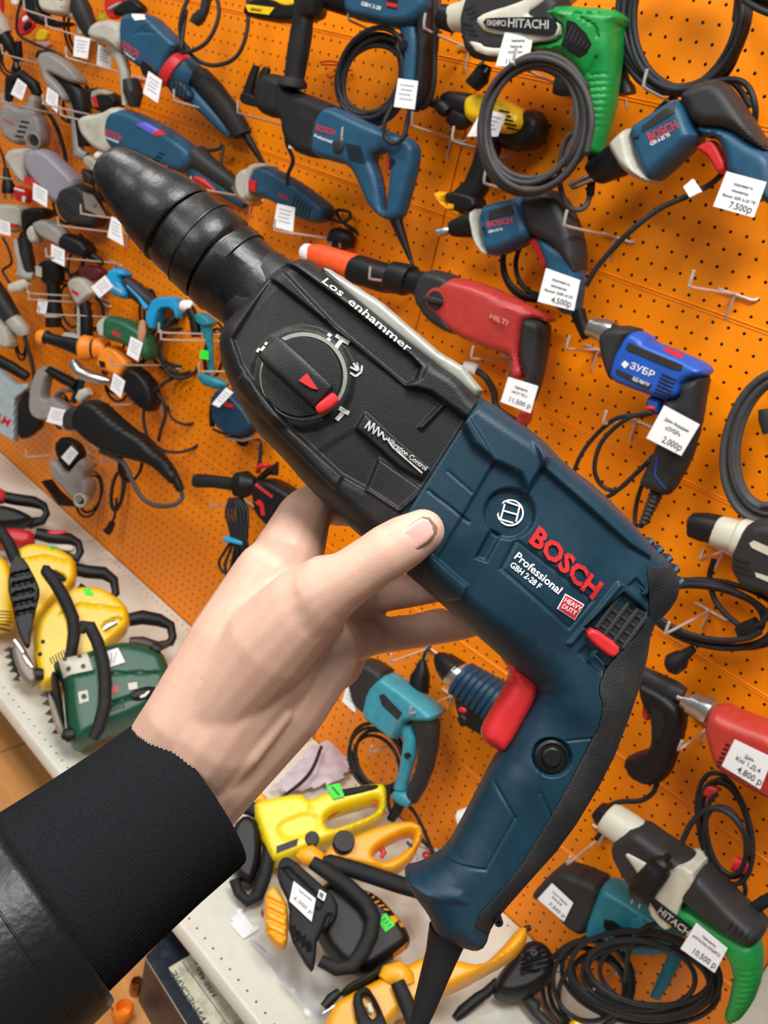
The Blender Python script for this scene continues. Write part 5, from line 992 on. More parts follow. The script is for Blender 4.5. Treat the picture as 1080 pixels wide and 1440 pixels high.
t = ltool('impact_driver', 'pale grey impact driver with upright black grip', (118, 420), .08); t.relief('body', M_LGREY, [(98, 398), (108, 389), (122, 391), (132, 402), (139, 413), (126, 421), (114, 432), (104, 414)], .028, .010); t.plate('label', M_RED, [(108, 406), (118, 412), (118, 417), (109, 412)], lift=.001, drape=True); t.S = None; t.loft('grip', M_BLACK, [(118, 424, 7), (122, 445, 8), (122, 476, 8)], k=1); t.loft('grip_edge', M_LGREY, [(112, 424, 3), (112, 450, 3), (112, 474, 3)], k=1.5); t.relief('foot', M_LGREY, [(88, 472), (96, 466), (116, 472), (118, 479), (100, 480)], .02, .005)
t.relief('guard', mat('dark_red', '5a1a1e', .4), [(106, 378), (116, 371), (142, 376), (146, 386), (128, 396), (110, 392)], .02, .008, h0=-.02)
price_tag('tilted square price tag beside the cyan multi tool', [(148, 387), (159, 403), (140, 419), (128, 404)], .16, .55)
t = ltool('multi_tool', 'bright cyan multi tool with dark grip behind the chuck', (195, 415), .07); t.relief('head', M_CYAN, [(154, 396), (156, 381), (164, 377), (178, 378), (185, 388), (172, 392), (186, 411), (182, 423), (156, 412)], .028, .010); t.text('Makita', (162, 402), (178, 412), 4, M_TEXTW, lift=.001, drape=True); t.S = None; t.loft('grip', M_DGREY, [(176, 396, 10), (190, 408, 12), (206, 422, 11), (216, 430, 9)], k=1); t.loft('grip_stripe', M_CYAN, [(184, 402, 2), (200, 418, 2), (212, 434, 4)], k=1.5, h0=.018)
t.relief('guard', M_CYAN, [(209, 448), (214, 432), (221, 418), (250, 416), (258, 428), (259, 446), (252, 450), (248, 434), (231, 434), (226, 450), (223, 465), (214, 461)], .03, .006)
t.tube('power_cord', M_CABLE, coil_pts((250, 490), 34, 32, 20, 3, -.02, .12, .012, 61, a0=100), .0042, n=4); t.tube('power_cord_loop', M_CABLE, [(262, 440, 0), (240, 450, .02), (226, 480, .02), (232, 520, .02), (258, 532, .02), (284, 512, .01), (292, 480, 0)], .0045)
t = ltool('rotary_tool', 'teal tool with a white knob hidden behind the chuck', (280, 470), .08, .5); t.loft('knob', M_WHITE, [(254, 430, 5), (258, 430, 8), (266, 430, 8), (271, 431, 6)], k=1); t.loft('shaft', M_BLACK, [(266, 432, 6), (274, 450, 7), (276, 474, 6)], k=1); t.relief('body', M_TEAL, [(276, 442), (286, 438), (298, 446), (304, 456), (294, 462), (280, 456)], .022, .008); t.loft('tail', M_TEAL, [(290, 458, 8), (296, 490, 4), (297, 525, 4)], k=1); t.loft('handle', M_TEAL, [(280, 528, 4), (290, 534, 8), (308, 540, 8), (320, 542, 4)], k=1); t.plate('neon_sticker', M_NEON, [(288, 491), (299, 493), (299, 506), (286, 503)], lift=.02)
wire_hook('zinc hook just left of the gear housing', (226, 468), .2); wire_hook('zinc hook beside the neon green sticker', (279, 513), .17); wire_hook('zinc hook above the green angle grinder', (223, 458), .2)
t = ltool('angle_grinder', 'bottle green angle grinder in the fourth left row', (180, 475), .10); t.relief('gear_head', M_LGREY, [(139, 456), (146, 447), (154, 444), (156, 474), (146, 476), (141, 468)], .026, .010); t.relief('body', M_GREENB, [(150, 476), (150, 450), (160, 443), (186, 450), (214, 470), (220, 498), (213, 510), (198, 498), (178, 484)], .034, .014); t.plates('print', M_RED, [[(168, 464), (179, 470), (178, 475), (167, 469)]], lift=.001, drape=True); slots(t, 4, (198, 490), (210, 500), (-4, 8), 2); t.S = None
t.loft('wooden_disc', mat('tan_disc', 'b98a6a', .6), [(208, 450, 1), (208, 452, 4), (207, 468, 6), (205, 482, 4), (204, 485, 1)], k=.6, h0=.03); price_tag('price tag on the bottle green grinder', [(184, 473), (201, 482), (194, 508), (178, 498)], .16, .5); wire_hook('zinc hook below the bottle green grinder', (156, 505), .18)
t = ltool('angle_grinder', 'orange and black angle grinder with long side handle', (150, 510), .12); t.loft('side_handle', M_BLACK, [(64, 474, 10), (70, 476, 8), (90, 482, 9), (112, 488, 12), (116, 489, 12)], k=1); t.loft('handle_end', M_ORNG, [(54, 474, 9), (58, 474, 11), (64, 475, 10)], k=1); t.loft('handle_ring', M_ORNG, [(114, 489, 14), (118, 489, 18), (128, 490, 17), (132, 490, 14)], k=1); t.loft('handle_ring', M_ORNG, [(136, 490, 15), (144, 490, 14), (150, 492, 11)], k=1); t.loft('ring_gap', M_BLACK, [(131, 490, 14), (137, 490, 14)], k=1)
t.relief('body', M_ORNG, [(140, 516), (144, 496), (154, 486), (166, 486), (178, 496), (190, 511), (182, 522), (176, 532), (160, 525)], .034, .012); t.plate('side_hole', M_BLACK, [(148, 506), (156, 508), (158, 516), (150, 516)], lift=.001, drape=True); t.relief('rear_housing', M_BLACK, [(180, 519), (190, 514), (204, 521), (220, 541), (225, 567), (216, 581), (200, 573), (181, 555), (174, 536)], .036, .015); t.S = None
t.loft('disc_guard', M_STEEL, [(106, 506, 4), (108, 512, 7), (114, 522, 8), (130, 530, 8), (150, 535, 7), (158, 536, 4)], k=1.2, h0=.01); t.tube('power_cord', M_CABLE, [(218, 550, .01), (230, 566, .01), (233, 582, .01), (226, 606, .01), (223, 620, .0)], .0045); t.tube('power_cord_loop', M_CABLE, [(300, 470, -.02), (280, 515, 0), (250, 528, .01), (222, 545, .02), (206, 566, .02), (202, 590, .02), (210, 618, .02), (232, 634, .02), (262, 634, .01), (290, 616, 0), (300, 590, -.01), (300, 555, -.02)], .0042); t.tube('power_cord_inner', M_CABLE, [(236, 570, 0), (242, 588, 0), (262, 597, 0), (278, 590, 0), (281, 570, 0), (268, 545, 0)], .0036)
price_tag('price tag on the orange and black grinder', [(160, 524), (176, 536), (170, 560), (155, 547)], .18, .5); wire_hook('zinc hook below the orange and black grinder', (144, 562), .18)
t = ltool('drill', 'grey drill with charcoal grip at the left edge', (10, 450)); t.loft('grip', M_DGREY, [(-14, 402, 14), (0, 422, 14), (18, 448, 11)], k=1); t.loft('grip_end', M_LGREY, [(16, 446, 10), (26, 458, 11), (34, 468, 9), (36, 472, 6)], k=1); t.relief('body', M_LGREY, [(-10, 440), (4, 448), (18, 466), (22, 486), (14, 492), (-10, 478)], .03, .01); t.S = None; t.tube('power_cord', M_CABLE, [(34, 470, 0), (40, 492, 0), (46, 515, 0), (48, 540, 0), (44, 570, 0), (48, 600, 0)], .006)
t = tool('metal_case', 'pale blue grey metal case with red letters at the left edge', 'case', (18, 565), .12, .6); t.relief('side', mat('pale_blue_metal', '9fb0b4', .45), [(-20, 505), (6, 522), (26, 540), (43, 538), (43, 546), (25, 561), (24, 622), (8, 612), (-20, 590)], .02, .004, sm=0); t.relief('open_front', M_BLACK, [(26, 562), (42, 548), (50, 560), (52, 580), (60, 598), (40, 616), (26, 618)], .022, .004, h0=-.012); t.text('AM', (-6, 588), (15, 600), 12, M_RED, lift=.0208); t.loft('lid', M_BLACK, [(-10, 505, 8), (10, 515, 8), (34, 530, 7)], k=1, h0=-.02)
t = ltool('jigsaw', 'grey bow handled saw in front of the black grinder', (80, 555), .13); t.relief('body', M_GREY, [(45, 572), (47, 545), (54, 524), (64, 514), (72, 514), (112, 538), (104, 552), (88, 552), (82, 560), (104, 572), (96, 588), (66, 592), (50, 586)], .028, .008, cell=.003, holes=[[(66, 552), (70, 532), (78, 528), (98, 544), (96, 548), (84, 546), (76, 560), (66, 560)]]); t.S = None; t.loft('grip', M_BLACK, [(60, 544, 3), (64, 524, 5), (72, 521, 6), (96, 534, 7), (110, 542, 7)], k=1.4, h0=.012); t.loft('strap', M_BLUED, [(114, 534, 6), (110, 550, 5), (102, 566, 4)], k=1)
price_tag('price tag on the grey bow handled saw', [(72, 572), (93, 577), (87, 599), (65, 593)], .165, .55)
t = ltool('angle_grinder', 'large all black angle grinder low on the left', (170, 625), .19, .5); t.relief('gear_head', M_DGREY, [(94, 590), (98, 576), (110, 570), (124, 572), (126, 598), (112, 606), (98, 604)], .034, .012); t.relief('guard', mat('tan_metal', '8d8378', .4), [(88, 596), (100, 602), (118, 600), (116, 608), (96, 606)], .03, .004, h0=-.006); t.loft('boss', M_LGREY, [(112, 562, 6), (118, 554, 8), (126, 550, 6)], k=1)
t.relief('body', M_BLACK, [(106, 598), (112, 574), (124, 562), (142, 563), (162, 582), (186, 602), (206, 614), (222, 630), (240, 650), (251, 668), (250, 676), (242, 682), (232, 672), (214, 654), (196, 648), (160, 640), (130, 622)], [(140, 600, .040), (200, 630, .032), (245, 672, .018)], .016); t.S = None
t.loft('cord_boot', M_BLACK, [(244, 668, 6), (250, 680, 6), (254, 690, 5)], k=1); t.tube('power_cord', M_CABLEG, [(253, 686, 0), (256, 700, 0), (244, 710, .01), (220, 711, .01), (200, 700, .01), (186, 676, .01), (172, 650, .01), (140, 634, .01)], .0058)
price_tag('price tag on the large all black grinder', [(133, 599), (149, 609), (143, 635), (126, 624)], .2, .5); wire_hook('zinc hook below the large all black grinder', (143, 644), .18)
t = ltool('jigsaw', 'grey jigsaw with round exhaust ring just above the shelf', (105, 672), .10, .5); t.relief('body', M_GREY, [(73, 645), (86, 646), (100, 667), (112, 650), (122, 642), (132, 656), (124, 670), (132, 678), (130, 696), (120, 711), (106, 700), (94, 687), (78, 671)], .03, .012); t.relief('top_handle', M_BLACK, [(80, 624), (92, 612), (112, 622), (120, 640), (110, 652), (98, 662), (84, 644)], .024, .010); t.S = None; t.lathe('exhaust_ring', M_LGREY, (121, 702), [(.02, .012), (.02, .034), (.016, .036), (.013, .03), (.011, .024)], ns=24); t.lathe('exhaust_hole', M_VENT, (121, 702), [(.013, .015), (.013, .028), (.001, .027)], ns=24)
t.loft('sole_plate', M_BLACK, [(66, 676, 3), (78, 692, 3), (92, 707, 4), (114, 710, 3)], k=4); t.tube('power_cord', M_CABLE, coil_pts((166, 688), 9, 30, 8, 2, 0, .1, .006, 71, a0=270), .005, n=4); t.tube('plug_lead', M_CABLE, [(164, 700, 0), (162, 722, 0), (156, 740, 0)], .004); t.loft('plug', M_BLACK, [(158, 734, 4), (154, 744, 5), (150, 748, 6)], k=1)
price_tag('tilted price tag on the jigsaw just above the shelf', [(100, 627), (110, 637), (97, 654), (86, 643)], .16, .5); wire_hook('zinc hook above the jigsaw over the shelf', (36, 636), .2)
t = ltool('jigsaw', 'dark blue jigsaw half hidden below the gear housing', (330, 585), .08, .4); t.relief('body', M_BLUED, [(302, 560), (312, 545), (330, 548), (360, 580), (366, 600), (350, 614), (326, 612), (306, 596)], .03, .012); t.plate('print', M_RED, [(326, 564), (338, 568), (338, 573), (326, 570)], lift=.001, drape=True); t.S = None; t.loft('sole', M_STEEL, [(322, 614, 3), (345, 618, 3), (362, 614, 3)], k=4); t.loft('cord_boot', M_BLACK, [(302, 560, 4), (300, 580, 5), (298, 600, 3)], k=1); t.tube('power_cord', M_CABLE, [(300, 604, 0), (316, 610, 0), (340, 618, -.01), (366, 620, -.01), (366, 650, -.02), (364, 662, -.02)], .003)
price_tag('narrow price tag left of the gear housing at the dark blue jigsaw', [(318, 545), (328, 552), (308, 573), (298, 568)], .13, .45)
# red and black drill near the knuckles
t = tool('hammer_drill', 'black and red hammer drill with side handle behind the knuckles', 'power tool', (360, 690), .10, .4, G_T); t.loft('side_handle', M_RUB, [(273, 676, 6), (275, 676, 9), (279, 676, 10), (300, 677, 9), (330, 681, 9)], k=1); t.loft('handle_flange', M_BLACK, [(330, 681, 10), (334, 681, 17), (346, 681, 19), (352, 681, 15), (360, 680, 9)], k=1); t.relief('body', M_BLACK, [(360, 682), (366, 674), (384, 672), (404, 682), (430, 700), (420, 740), (404, 752), (386, 742), (366, 722), (362, 704)], .034, .013); t.plates('brand_print', M_TEXTR, [bar((371 + 4 * k, 679 + 3 * k), (374 + 4 * k, 681.4 + 3 * k), 4) for k in range(6)], lift=.001, drape=True); t.plates('red_accent', M_RED, [[(370, 704), (376, 700), (382, 706), (384, 722), (379, 722), (377, 710)]], lift=.001, drape=True); t.S = None
t.tube('red_clip', M_RED, [(362, 663, .0), (366, 656, .01), (374, 654, .01), (379, 657, 0)], .006); t.loft('top_clip', M_BLACK, [(362, 676, 4), (376, 664, 5), (388, 656, 7), (386, 668, 5)], k=1); t.tube('power_cord_drop', M_CABLE, [(366, 625, -.02), (365, 645, -.02), (362, 664, -.02)], .004)
for k in range(7):
    x = 314 + k * 6; s_ = k - 3; t.tube('power_cord_loop', M_CABLE, [(330 + s_ * 2, 700, .01), (318 + k * 5, 722, .012 + .003 * (k % 2)), (325 + k * 3.4, 758, .01 + .002 * k), (308 + k * 8.5, 790 + (k % 3) * 5, .012), (318 + k * 6.5, 806 + (k % 2) * 10, .01), (330 + k * 3, 790, 0), (332 + k * 2.5, 758, -.004), (336 + k * 2, 720, -.004), (334 + s_ * 2, 700, .004)], .0036)
t.tube('power_cord_tail', M_CABLE, [(340, 790, .02), (332, 812, .02), (318, 828, .02), (330, 828, .01), (346, 808, .01)], .0036)
t.loft('blue_tie', mat('blue_band', '2b9fd0', .4), [(320, 756, 3), (324, 757, 4), (346, 762, 4), (350, 763, 3)], k=2.2, h0=.009)
wire_hook('faint zinc hook behind the bundled cord with the blue tie', (296, 706), .12)
# ================================================================ things on the base shelf
def shelfframe(px, py, z, up=0.25):
    P = on_level(px, py, ZS + z); return Fr(P, unit(CP - P) * (1 - up) + np.array([0, 0, up]))
def stool(name, label, c, z=.1, up=.25, group='chainsaws on the base shelf', cat='chainsaw'): return Thing(name, label, cat, shelfframe(c[0], c[1], z, up), group=group)
def teeth(t, pts, n, size, m=M_BLACK):
    P = catmull(np.array(pts, float), 6); P = P[np.linspace(0, len(P) - 1, n).astype(int)]
    for k in range(n):
        a = P[k]; b = P[min(k + 1, n - 1)] - P[max(k - 1, 0)]; b = unit(b); q = np.array([-b[1], b[0]]) * size
        t.plates('bumper_spike', m, [[tuple(a - b * size * .5), tuple(a + b * size * .5), tuple(a + q)]], lift=-.01, t=.006)
    t.loft('bumper_bar', m, [(p[0] - (q[0] * .35), p[1] - q[1] * .35, size * .4) for p in P], k=.8)
# red chainsaws
t = stool('chainsaw', 'black and red chainsaw farthest left on the shelf', (30, 720), .09); t.relief('body', M_BLACK, [(-30, 716), (0, 712), (24, 718), (44, 728), (50, 736), (30, 744), (0, 746), (-30, 746)], .05, .02); t.loft('rear_handle', M_BLACK, [(0, 698, 8), (20, 702, 8), (48, 706, 8), (62, 712, 6), (66, 722, 5), (60, 732, 6), (44, 736, 8), (28, 728, 8)], k=1); t.loft('red_cap', M_RED, [(-20, 694, 12), (-4, 698, 12), (6, 699, 9), (9, 699, 4)], k=1)
t = stool('chainsaw', 'red chainsaw between the black one and the yellow ones', (40, 765), .09); t.relief('body', M_RED, [(-30, 748), (0, 746), (24, 746), (48, 750), (50, 768), (34, 776), (10, 772), (-30, 772)], .055, .02); t.loft('rear_handle', M_BLACK, [(50, 750, 8), (70, 755, 9), (98, 758, 8), (110, 764, 6), (113, 776, 6), (108, 786, 6), (98, 782, 4), (88, 776, 4)], k=1); t.relief('red_trigger_guard', M_RED, [(64, 748), (92, 746), (95, 752), (80, 756), (66, 754)], .02, .005); t.relief('white_inset', M_CREAM, [(66, 766), (104, 766), (104, 776), (90, 776)], .01, .004)
t = stool('chainsaw', 'yellow chainsaw cut off by the left edge', (0, 840), .12)
t.relief('engine_cover', M_YEL, [(-50, 800), (-20, 786), (0, 783), (14, 798), (20, 826), (22, 862), (18, 886), (-10, 892), (-50, 884)], .05, .016, cell=.004)
slots(t, 6, (4, 866), (4, 888), (22, 1), 1.4); t.S = None; t.loft('rear_handle', M_BLACK, [(-30, 806, 9), (-10, 800, 9), (4, 796, 7)], k=1)
t = stool('chainsaw', 'yellow chainsaw in the middle of three with neon sticker', (62, 822), .12)
t.relief('engine_cover', M_YEL, [(16, 800), (22, 777), (43, 768), (61, 770), (87, 777), (106, 790), (109, 818), (96, 836), (80, 846), (62, 872), (40, 882), (18, 864)], .055, .018, cell=.004, carve=[(bar((30, 796), (62, 790), 3), -.004, .006), (bar((62, 790), (106, 800), 3), -.004, .006), ([(60, 812), (74, 808), (94, 818), (88, 830), (66, 824)], -.010, .006, 1)])
t.plate('neon_sticker', M_NEON, [(66, 773), (74, 774), (79, 780), (70, 782)], lift=.001, drape=True); t.S = None
t.loft('choke_lever', M_BLACK, [(60, 811, 4), (70, 812, 6), (82, 817, 5), (92, 822, 3)], k=1, h0=.046)
t.loft('front_handle', M_RUB, [(-12, 752, 8), (2, 758, 9), (12, 772, 9), (20, 790, 9), (26, 806, 8)], k=1, h0=.06); t.loft('rear_handle', M_BLACK, [(104, 800, 9), (122, 804, 9), (146, 806, 9), (160, 816, 7), (163, 834, 6), (152, 846, 6), (130, 840, 7), (110, 826, 7)], k=1)
t = stool('chainsaw', 'yellow chainsaw with black hand guard behind the green chainsaw', (115, 895), .12)
t.relief('engine_cover', M_YEL, [(46, 898), (52, 878), (70, 858), (91, 839), (106, 830), (141, 830), (167, 846), (180, 860), (183, 886), (160, 908), (140, 926), (110, 950), (76, 968), (56, 973), (48, 932)], .058, .018, cell=.004, carve=[(bar((84, 872), (112, 858), 3), -.004, .006), (bar((112, 858), (178, 866), 3), -.004, .006), ([(140, 886), (164, 874), (172, 882), (150, 900)], -.008, .006, 1)])
t.plate('neon_sticker', M_NEON, [(115, 836), (126, 837), (131, 846), (119, 846)], lift=.001, drape=True); slots(t, 7, (72, 936), (94, 924), (3, 9), 1.6); t.plates('bolt_hole', M_VENT, [disc((61, 910), 3, 8)], lift=.001, drape=True); t.plates('bolt_hole', M_VENT, [disc((57, 927), 3, 8)], lift=.001, drape=True); t.S = None
t.loft('choke_lever', M_STEEL, [(140, 896, 3), (150, 888, 5), (162, 882, 4)], k=1, h0=.05); t.loft('front_handle', M_RUB, [(60, 812, 5), (64, 814, 8), (78, 832, 9), (92, 856, 9), (102, 880, 9), (104, 900, 9), (100, 926, 8), (94, 944, 7)], k=1, h0=.075)
t.loft('rear_handle', M_BLACK, [(180, 872, 9), (200, 868, 10), (224, 872, 9), (240, 880, 7), (243, 896, 6), (238, 906, 6)], k=1); t.loft('rear_handle_base', mat('brown_plastic', '3a2a20', .45), [(182, 902, 6), (200, 904, 9), (222, 910, 8), (238, 904, 5)], k=1)
t.relief('side_cover', mat('taupe_metal', '8a7f78', .4), [(18, 904), (28, 904), (40, 924), (50, 944), (54, 964), (44, 970), (30, 956), (20, 930)], .035, .008, h0=.03); t.S = None
t.loft('cover_strip', M_STEEL, [(22, 908, 3), (28, 916, 4), (34, 926, 3)], k=.6, h0=.066); t.loft('cover_strip', M_STEEL, [(35, 930, 3), (40, 938, 4), (46, 946, 3)], k=.6, h0=.066); t.loft('cover_knob', M_BLACK, [(46, 953, 6), (54, 954, 9), (62, 954, 8)], k=.9, h0=.05)
t.relief('hand_guard', M_BLACK, [(18, 806), (26, 796), (38, 804), (54, 834), (58, 848), (52, 872), (46, 900), (44, 924), (36, 922), (26, 896), (20, 868), (13, 840)], .012, .004, h0=.09, cell=.004, carve=[(bar((20 + k, 826 + k * 13), (46 + k, 820 + k * 13), 5), -.010, .004) for k in range(5)]); t.S = None
teeth(t, [(14, 912), (16, 926), (20, 938), (26, 952)], 5, 9)
# green chainsaw
t = stool('chainsaw', 'dark green chainsaw with white labels nearest the cuff', (155, 980), .12)
t.relief('engine_cover', M_GREEND, [(74, 940), (82, 932), (118, 924), (150, 912), (176, 908), (206, 914), (228, 922), (238, 946), (241, 962), (232, 986), (210, 1010), (180, 1024), (140, 1040), (112, 1056), (100, 1050), (92, 1010), (90, 966)], .075, .028, cell=.004, carve=[(bar((92, 966), (134, 956), 3), -.004, .005), (bar((150, 958), (238, 956), 3), -.004, .005), (bar((140, 1004), (196, 986), 4), -.006, .006)])
lbl = t.plate('warning_label', M_CREAM, [(83, 938), (122, 928), (130, 954), (90, 962)], lift=.001, drape=True)
for q in ((92, 938), (112, 934), (97, 952), (117, 949)): t.plates('warning_symbol', M_INK, [disc(q, 3.5, 8)], lift=.002, t=.0006, drape=True, parent=lbl)
t.plate('white_sticker', M_CREAM, [(110, 984), (123, 981), (125, 996), (112, 1000)], lift=.001, drape=True); t.plate('red_badge', M_RED, [(149, 978), (164, 974), (165, 984), (151, 988)], lift=.001, drape=True); t.plate('white_sticker', M_CREAM, [(178, 972), (190, 970), (191, 979), (179, 981)], lift=.001, drape=True)
t.plates('sticker_mark', M_INK, [disc((118, 990), 4, 8)], lift=.002, t=.0006, drape=True); slots(t, 7, (152, 1008), (172, 1002), (1, 8), 1.6); t.S = None
t.loft('choke_knob', M_BLACK, [(182, 990, 6), (190, 988, 9), (206, 984, 9), (216, 980, 5)], k=.9, h0=.07); t.loft('choke_mark', M_WHITE, [(194, 992, 1.5), (200, 990, 2), (206, 984, 1.5)], k=1, h0=.086); t.loft('cap', M_BLACK, [(210, 918, 5), (216, 922, 8), (224, 924, 6)], k=.8, h0=.062); t.loft('rear_stub', M_BLACK, [(236, 948, 8), (246, 954, 7), (262, 958, 6)], k=1)
t.loft('front_handle', M_RUB, [(114, 906, 5), (118, 897, 8), (126, 898, 9), (136, 918, 9), (144, 945, 9), (147, 975, 9), (146, 1005, 9), (138, 1035, 9), (130, 1050, 7)], k=1, h0=.095)
t.relief('side_cover', M_LGREY, [(66, 976), (76, 984), (86, 1012), (94, 1036), (86, 1040), (76, 1020)], .05, .010, h0=.0); t.relief('clutch_cover', M_DGREY, [(72, 946), (82, 950), (90, 1000), (92, 1030), (80, 1004), (72, 970)], .05, .012); t.loft('cover_knob', M_BLACK, [(88, 1038, 6), (96, 1040, 10), (104, 1038, 9)], k=.9, h0=.05)
teeth(t, [(66, 974), (70, 992), (75, 1008), (82, 1026)], 5, 10)
price_tag_s = Thing('price_tag', 'price tag on top of the dark green chainsaw', 'price tag', Fr(t.fr.O + t.fr.n * .079, t.fr.n), group='white paper price tags'); price_tag_s.S = None; price_tag_s.plate('card', M_WHITE, [(139, 919), (166, 911), (176, 931), (147, 941)], lift=0, t=.0008)
for k in range(3): price_tag_s.plates('printed_line', M_INKL, [bar((152 + k * 4, 934 - k * 1), (150 + k * 7, 920 - k * 2), 2)], lift=.0007, t=.0004)
# ---- electric saws, bottom centre
t = stool('chainsaw', 'bright yellow electric chainsaw with black grip pad under the wrist', (455, 1165), .10, .3)
t.relief('body', M_YELB, [(352, 1140), (364, 1130), (424, 1119), (434, 1130), (458, 1118), (500, 1110), (530, 1106), (542, 1110), (543, 1140), (534, 1160), (500, 1174), (459, 1190), (420, 1208), (384, 1221), (372, 1200)], .05, .014, cell=.004, holes=[[(456, 1160), (466, 1149), (500, 1139), (526, 1131), (531, 1137), (524, 1149), (490, 1162), (462, 1171)]], carve=[([(386, 1168), (430, 1150), (450, 1160), (440, 1180), (400, 1190)], -.004, .01, 1), (bar((432, 1124), (436, 1150), 3), -.004, .005)])
t.lathe('tank_cap', M_BLACK, (437, 1187), [(.014, .035), (.014, .050), (.012, .053), (.002, .053)], ns=24); t.plate('label', M_DGREY, [(388, 1198), (418, 1187), (416, 1197), (388, 1208)], lift=.002, drape=True); t.S = None
t.relief('grip_pad', M_RUB, [(456, 1121), (470, 1117), (510, 1110), (528, 1109), (533, 1114), (530, 1122), (500, 1130), (470, 1136)], .054, .010); t.plate('neon_sticker', M_NEON, [(456, 1116), (474, 1112), (481, 1130), (466, 1134)], lift=.057); t.plates('sticker_print', M_INK, [bar((464, 1117), (474, 1129), 2.5)], lift=.0585)
t.loft('trigger', M_RED, [(456, 1154, 3), (466, 1147, 4), (476, 1142, 3)], k=1, h0=.02); t.loft('lock', M_RED, [(524, 1134, 3), (527, 1138, 3)], k=1, h0=.03)
t.loft('hand_guard', M_RUB, [(338, 1138, 9), (352, 1140, 10), (370, 1150, 10), (379, 1168, 10), (379, 1200, 10), (372, 1235, 10), (362, 1262, 10), (348, 1270, 9), (336, 1258, 8), (330, 1240, 8)], k=1.2, h0=.02); t.relief('front_cover', M_BLACK, [(326, 1165), (345, 1148), (366, 1160), (368, 1210), (356, 1250), (334, 1240), (320, 1210)], .045, .014); t.loft('yellow_knob', M_AMB, [(358, 1124, 6), (366, 1122, 8), (372, 1126, 6)], k=1)
t = stool('chainsaw', 'amber and black electric chainsaw with price tag on its hand guard', (480, 1270), .12, .3)
t.relief('rear_handle', M_AMB, [(447, 1216), (458, 1200), (474, 1184), (498, 1179), (521, 1169), (552, 1160), (576, 1158), (590, 1164), (594, 1176), (590, 1190), (578, 1214), (560, 1228), (545, 1235), (510, 1224), (480, 1220)], .035, .012, cell=.003, holes=[[(522, 1207), (532, 1196), (548, 1186), (574, 1175), (582, 1178), (576, 1192), (560, 1206), (548, 1212), (534, 1216)]]); t.S = None
t.lathe('oil_cap', M_BLACK, (481, 1194), [(.020, .03), (.020, .052), (.018, .056), (.002, .056)], ns=20); t.loft('trigger', M_RED, [(536, 1192, 4), (540, 1200, 4), (536, 1206, 3)], k=1); t.plate('switch', M_BLACK, [(570, 1188), (580, 1196), (577, 1200), (568, 1192)], lift=.03)
t.loft('grip_bar', M_RUB, [(452, 1222, 7), (460, 1222, 11), (500, 1234, 12), (560, 1254, 12), (592, 1264, 11), (612, 1270, 10)], k=1, h0=.05); t.loft('handle_joint', M_AMB, [(420, 1218, 8), (424, 1214, 13), (436, 1212, 15), (446, 1218, 13), (448, 1226, 9)], k=1, h0=.04)
t.loft('front_handle', M_RUB, [(436, 1226, 9), (456, 1238, 11), (486, 1260, 11), (510, 1282, 11), (520, 1302, 11), (516, 1326, 11), (504, 1350, 11), (490, 1368, 11), (470, 1372, 10), (448, 1360, 9)], k=1, h0=.07)
t.relief('body', M_BLACK, [(452, 1240), (500, 1250), (530, 1262), (556, 1290), (576, 1318), (574, 1334), (548, 1352), (515, 1374), (480, 1366), (450, 1330), (440, 1290)], .045, .018); t.plates('amber_print', M_AMB, [bar((508 + k * 7, 1270 + k * 4), (516 + k * 7, 1262 + k * 6), 2.5) for k in range(5)] + [[(544, 1296), (552, 1292), (558, 1300), (550, 1306)], [(556, 1304), (562, 1302), (565, 1308), (560, 1311)]], lift=.001, drape=True); t.plate('amber_edge', M_AMB, [(550, 1346), (570, 1330), (572, 1336), (552, 1352)], lift=.001, drape=True); st_ = t.plate('neon_sticker', M_NEON, [(524, 1298), (539, 1292), (551, 1308), (538, 1318)], lift=.0015, drape=True); t.plates('sticker_print', M_INK, [bar((530 + 4 * k, 1298 + 4 * k), (534 + 4 * k, 1295 + 4 * k), 1.6) for k in range(4)], lift=.003, drape=True); t.S = None
t.relief('hand_guard', M_RUB, [(389, 1250), (390, 1232), (397, 1221), (408, 1222), (440, 1250), (472, 1280), (470, 1308), (444, 1326), (440, 1372), (434, 1378), (404, 1326), (406, 1285)], .014, .006, h0=.075, cell=.003, carve=[([(396, 1238), (404, 1236), (452, 1282), (446, 1296)], -.006, .004), (bar((452, 1318), (460, 1300), 6), -.006, .004)] + [([(408 + k * 7, 1318 + k * 7), (412 + k * 7, 1316 + k * 7), (414 + k * 7, 1328 + k * 7), (410 + k * 7, 1330 + k * 7)], -.006, .003) for k in range(4)])
t.relief('side_cover', M_AMB, [(372, 1270), (376, 1262), (386, 1256), (396, 1268), (405, 1285), (404, 1338), (396, 1342), (388, 1340), (373, 1322)], .03, .008, h0=.045, carve=[(bar((376, 1276 + k * 14), (400, 1288 + k * 14), 5), -.006, .004) for k in range(4)]); t.S = None
tg = Thing('price_tag', 'price tag on the hand guard of the amber and black chainsaw', 'price tag', Fr(t.fr.O + t.fr.n * .095, t.fr.n), group='white paper price tags'); tg.S = None; tg.plate('card', M_WHITE, [(413, 1239), (444, 1264), (438, 1296), (407, 1267)], lift=0, t=.0008); tg.text('Электропила', (418, 1252), (438, 1268), 3.5, M_INK, lift=.001); tg.text('6.000 р', (412, 1264), (437, 1286), 5.5, M_INK, lift=.001)
t.plate('emblem', M_WHITE, [(446, 1268), (455, 1274), (452, 1284), (443, 1278)], lift=.096); t.plate('emblem_mark', M_GREENB, [(447, 1271), (452, 1275), (450, 1281), (445, 1277)], lift=.097)
t = stool('chainsaw', 'amber electric chainsaw at the bottom edge in front of the cord', (590, 1390), .11, .3)
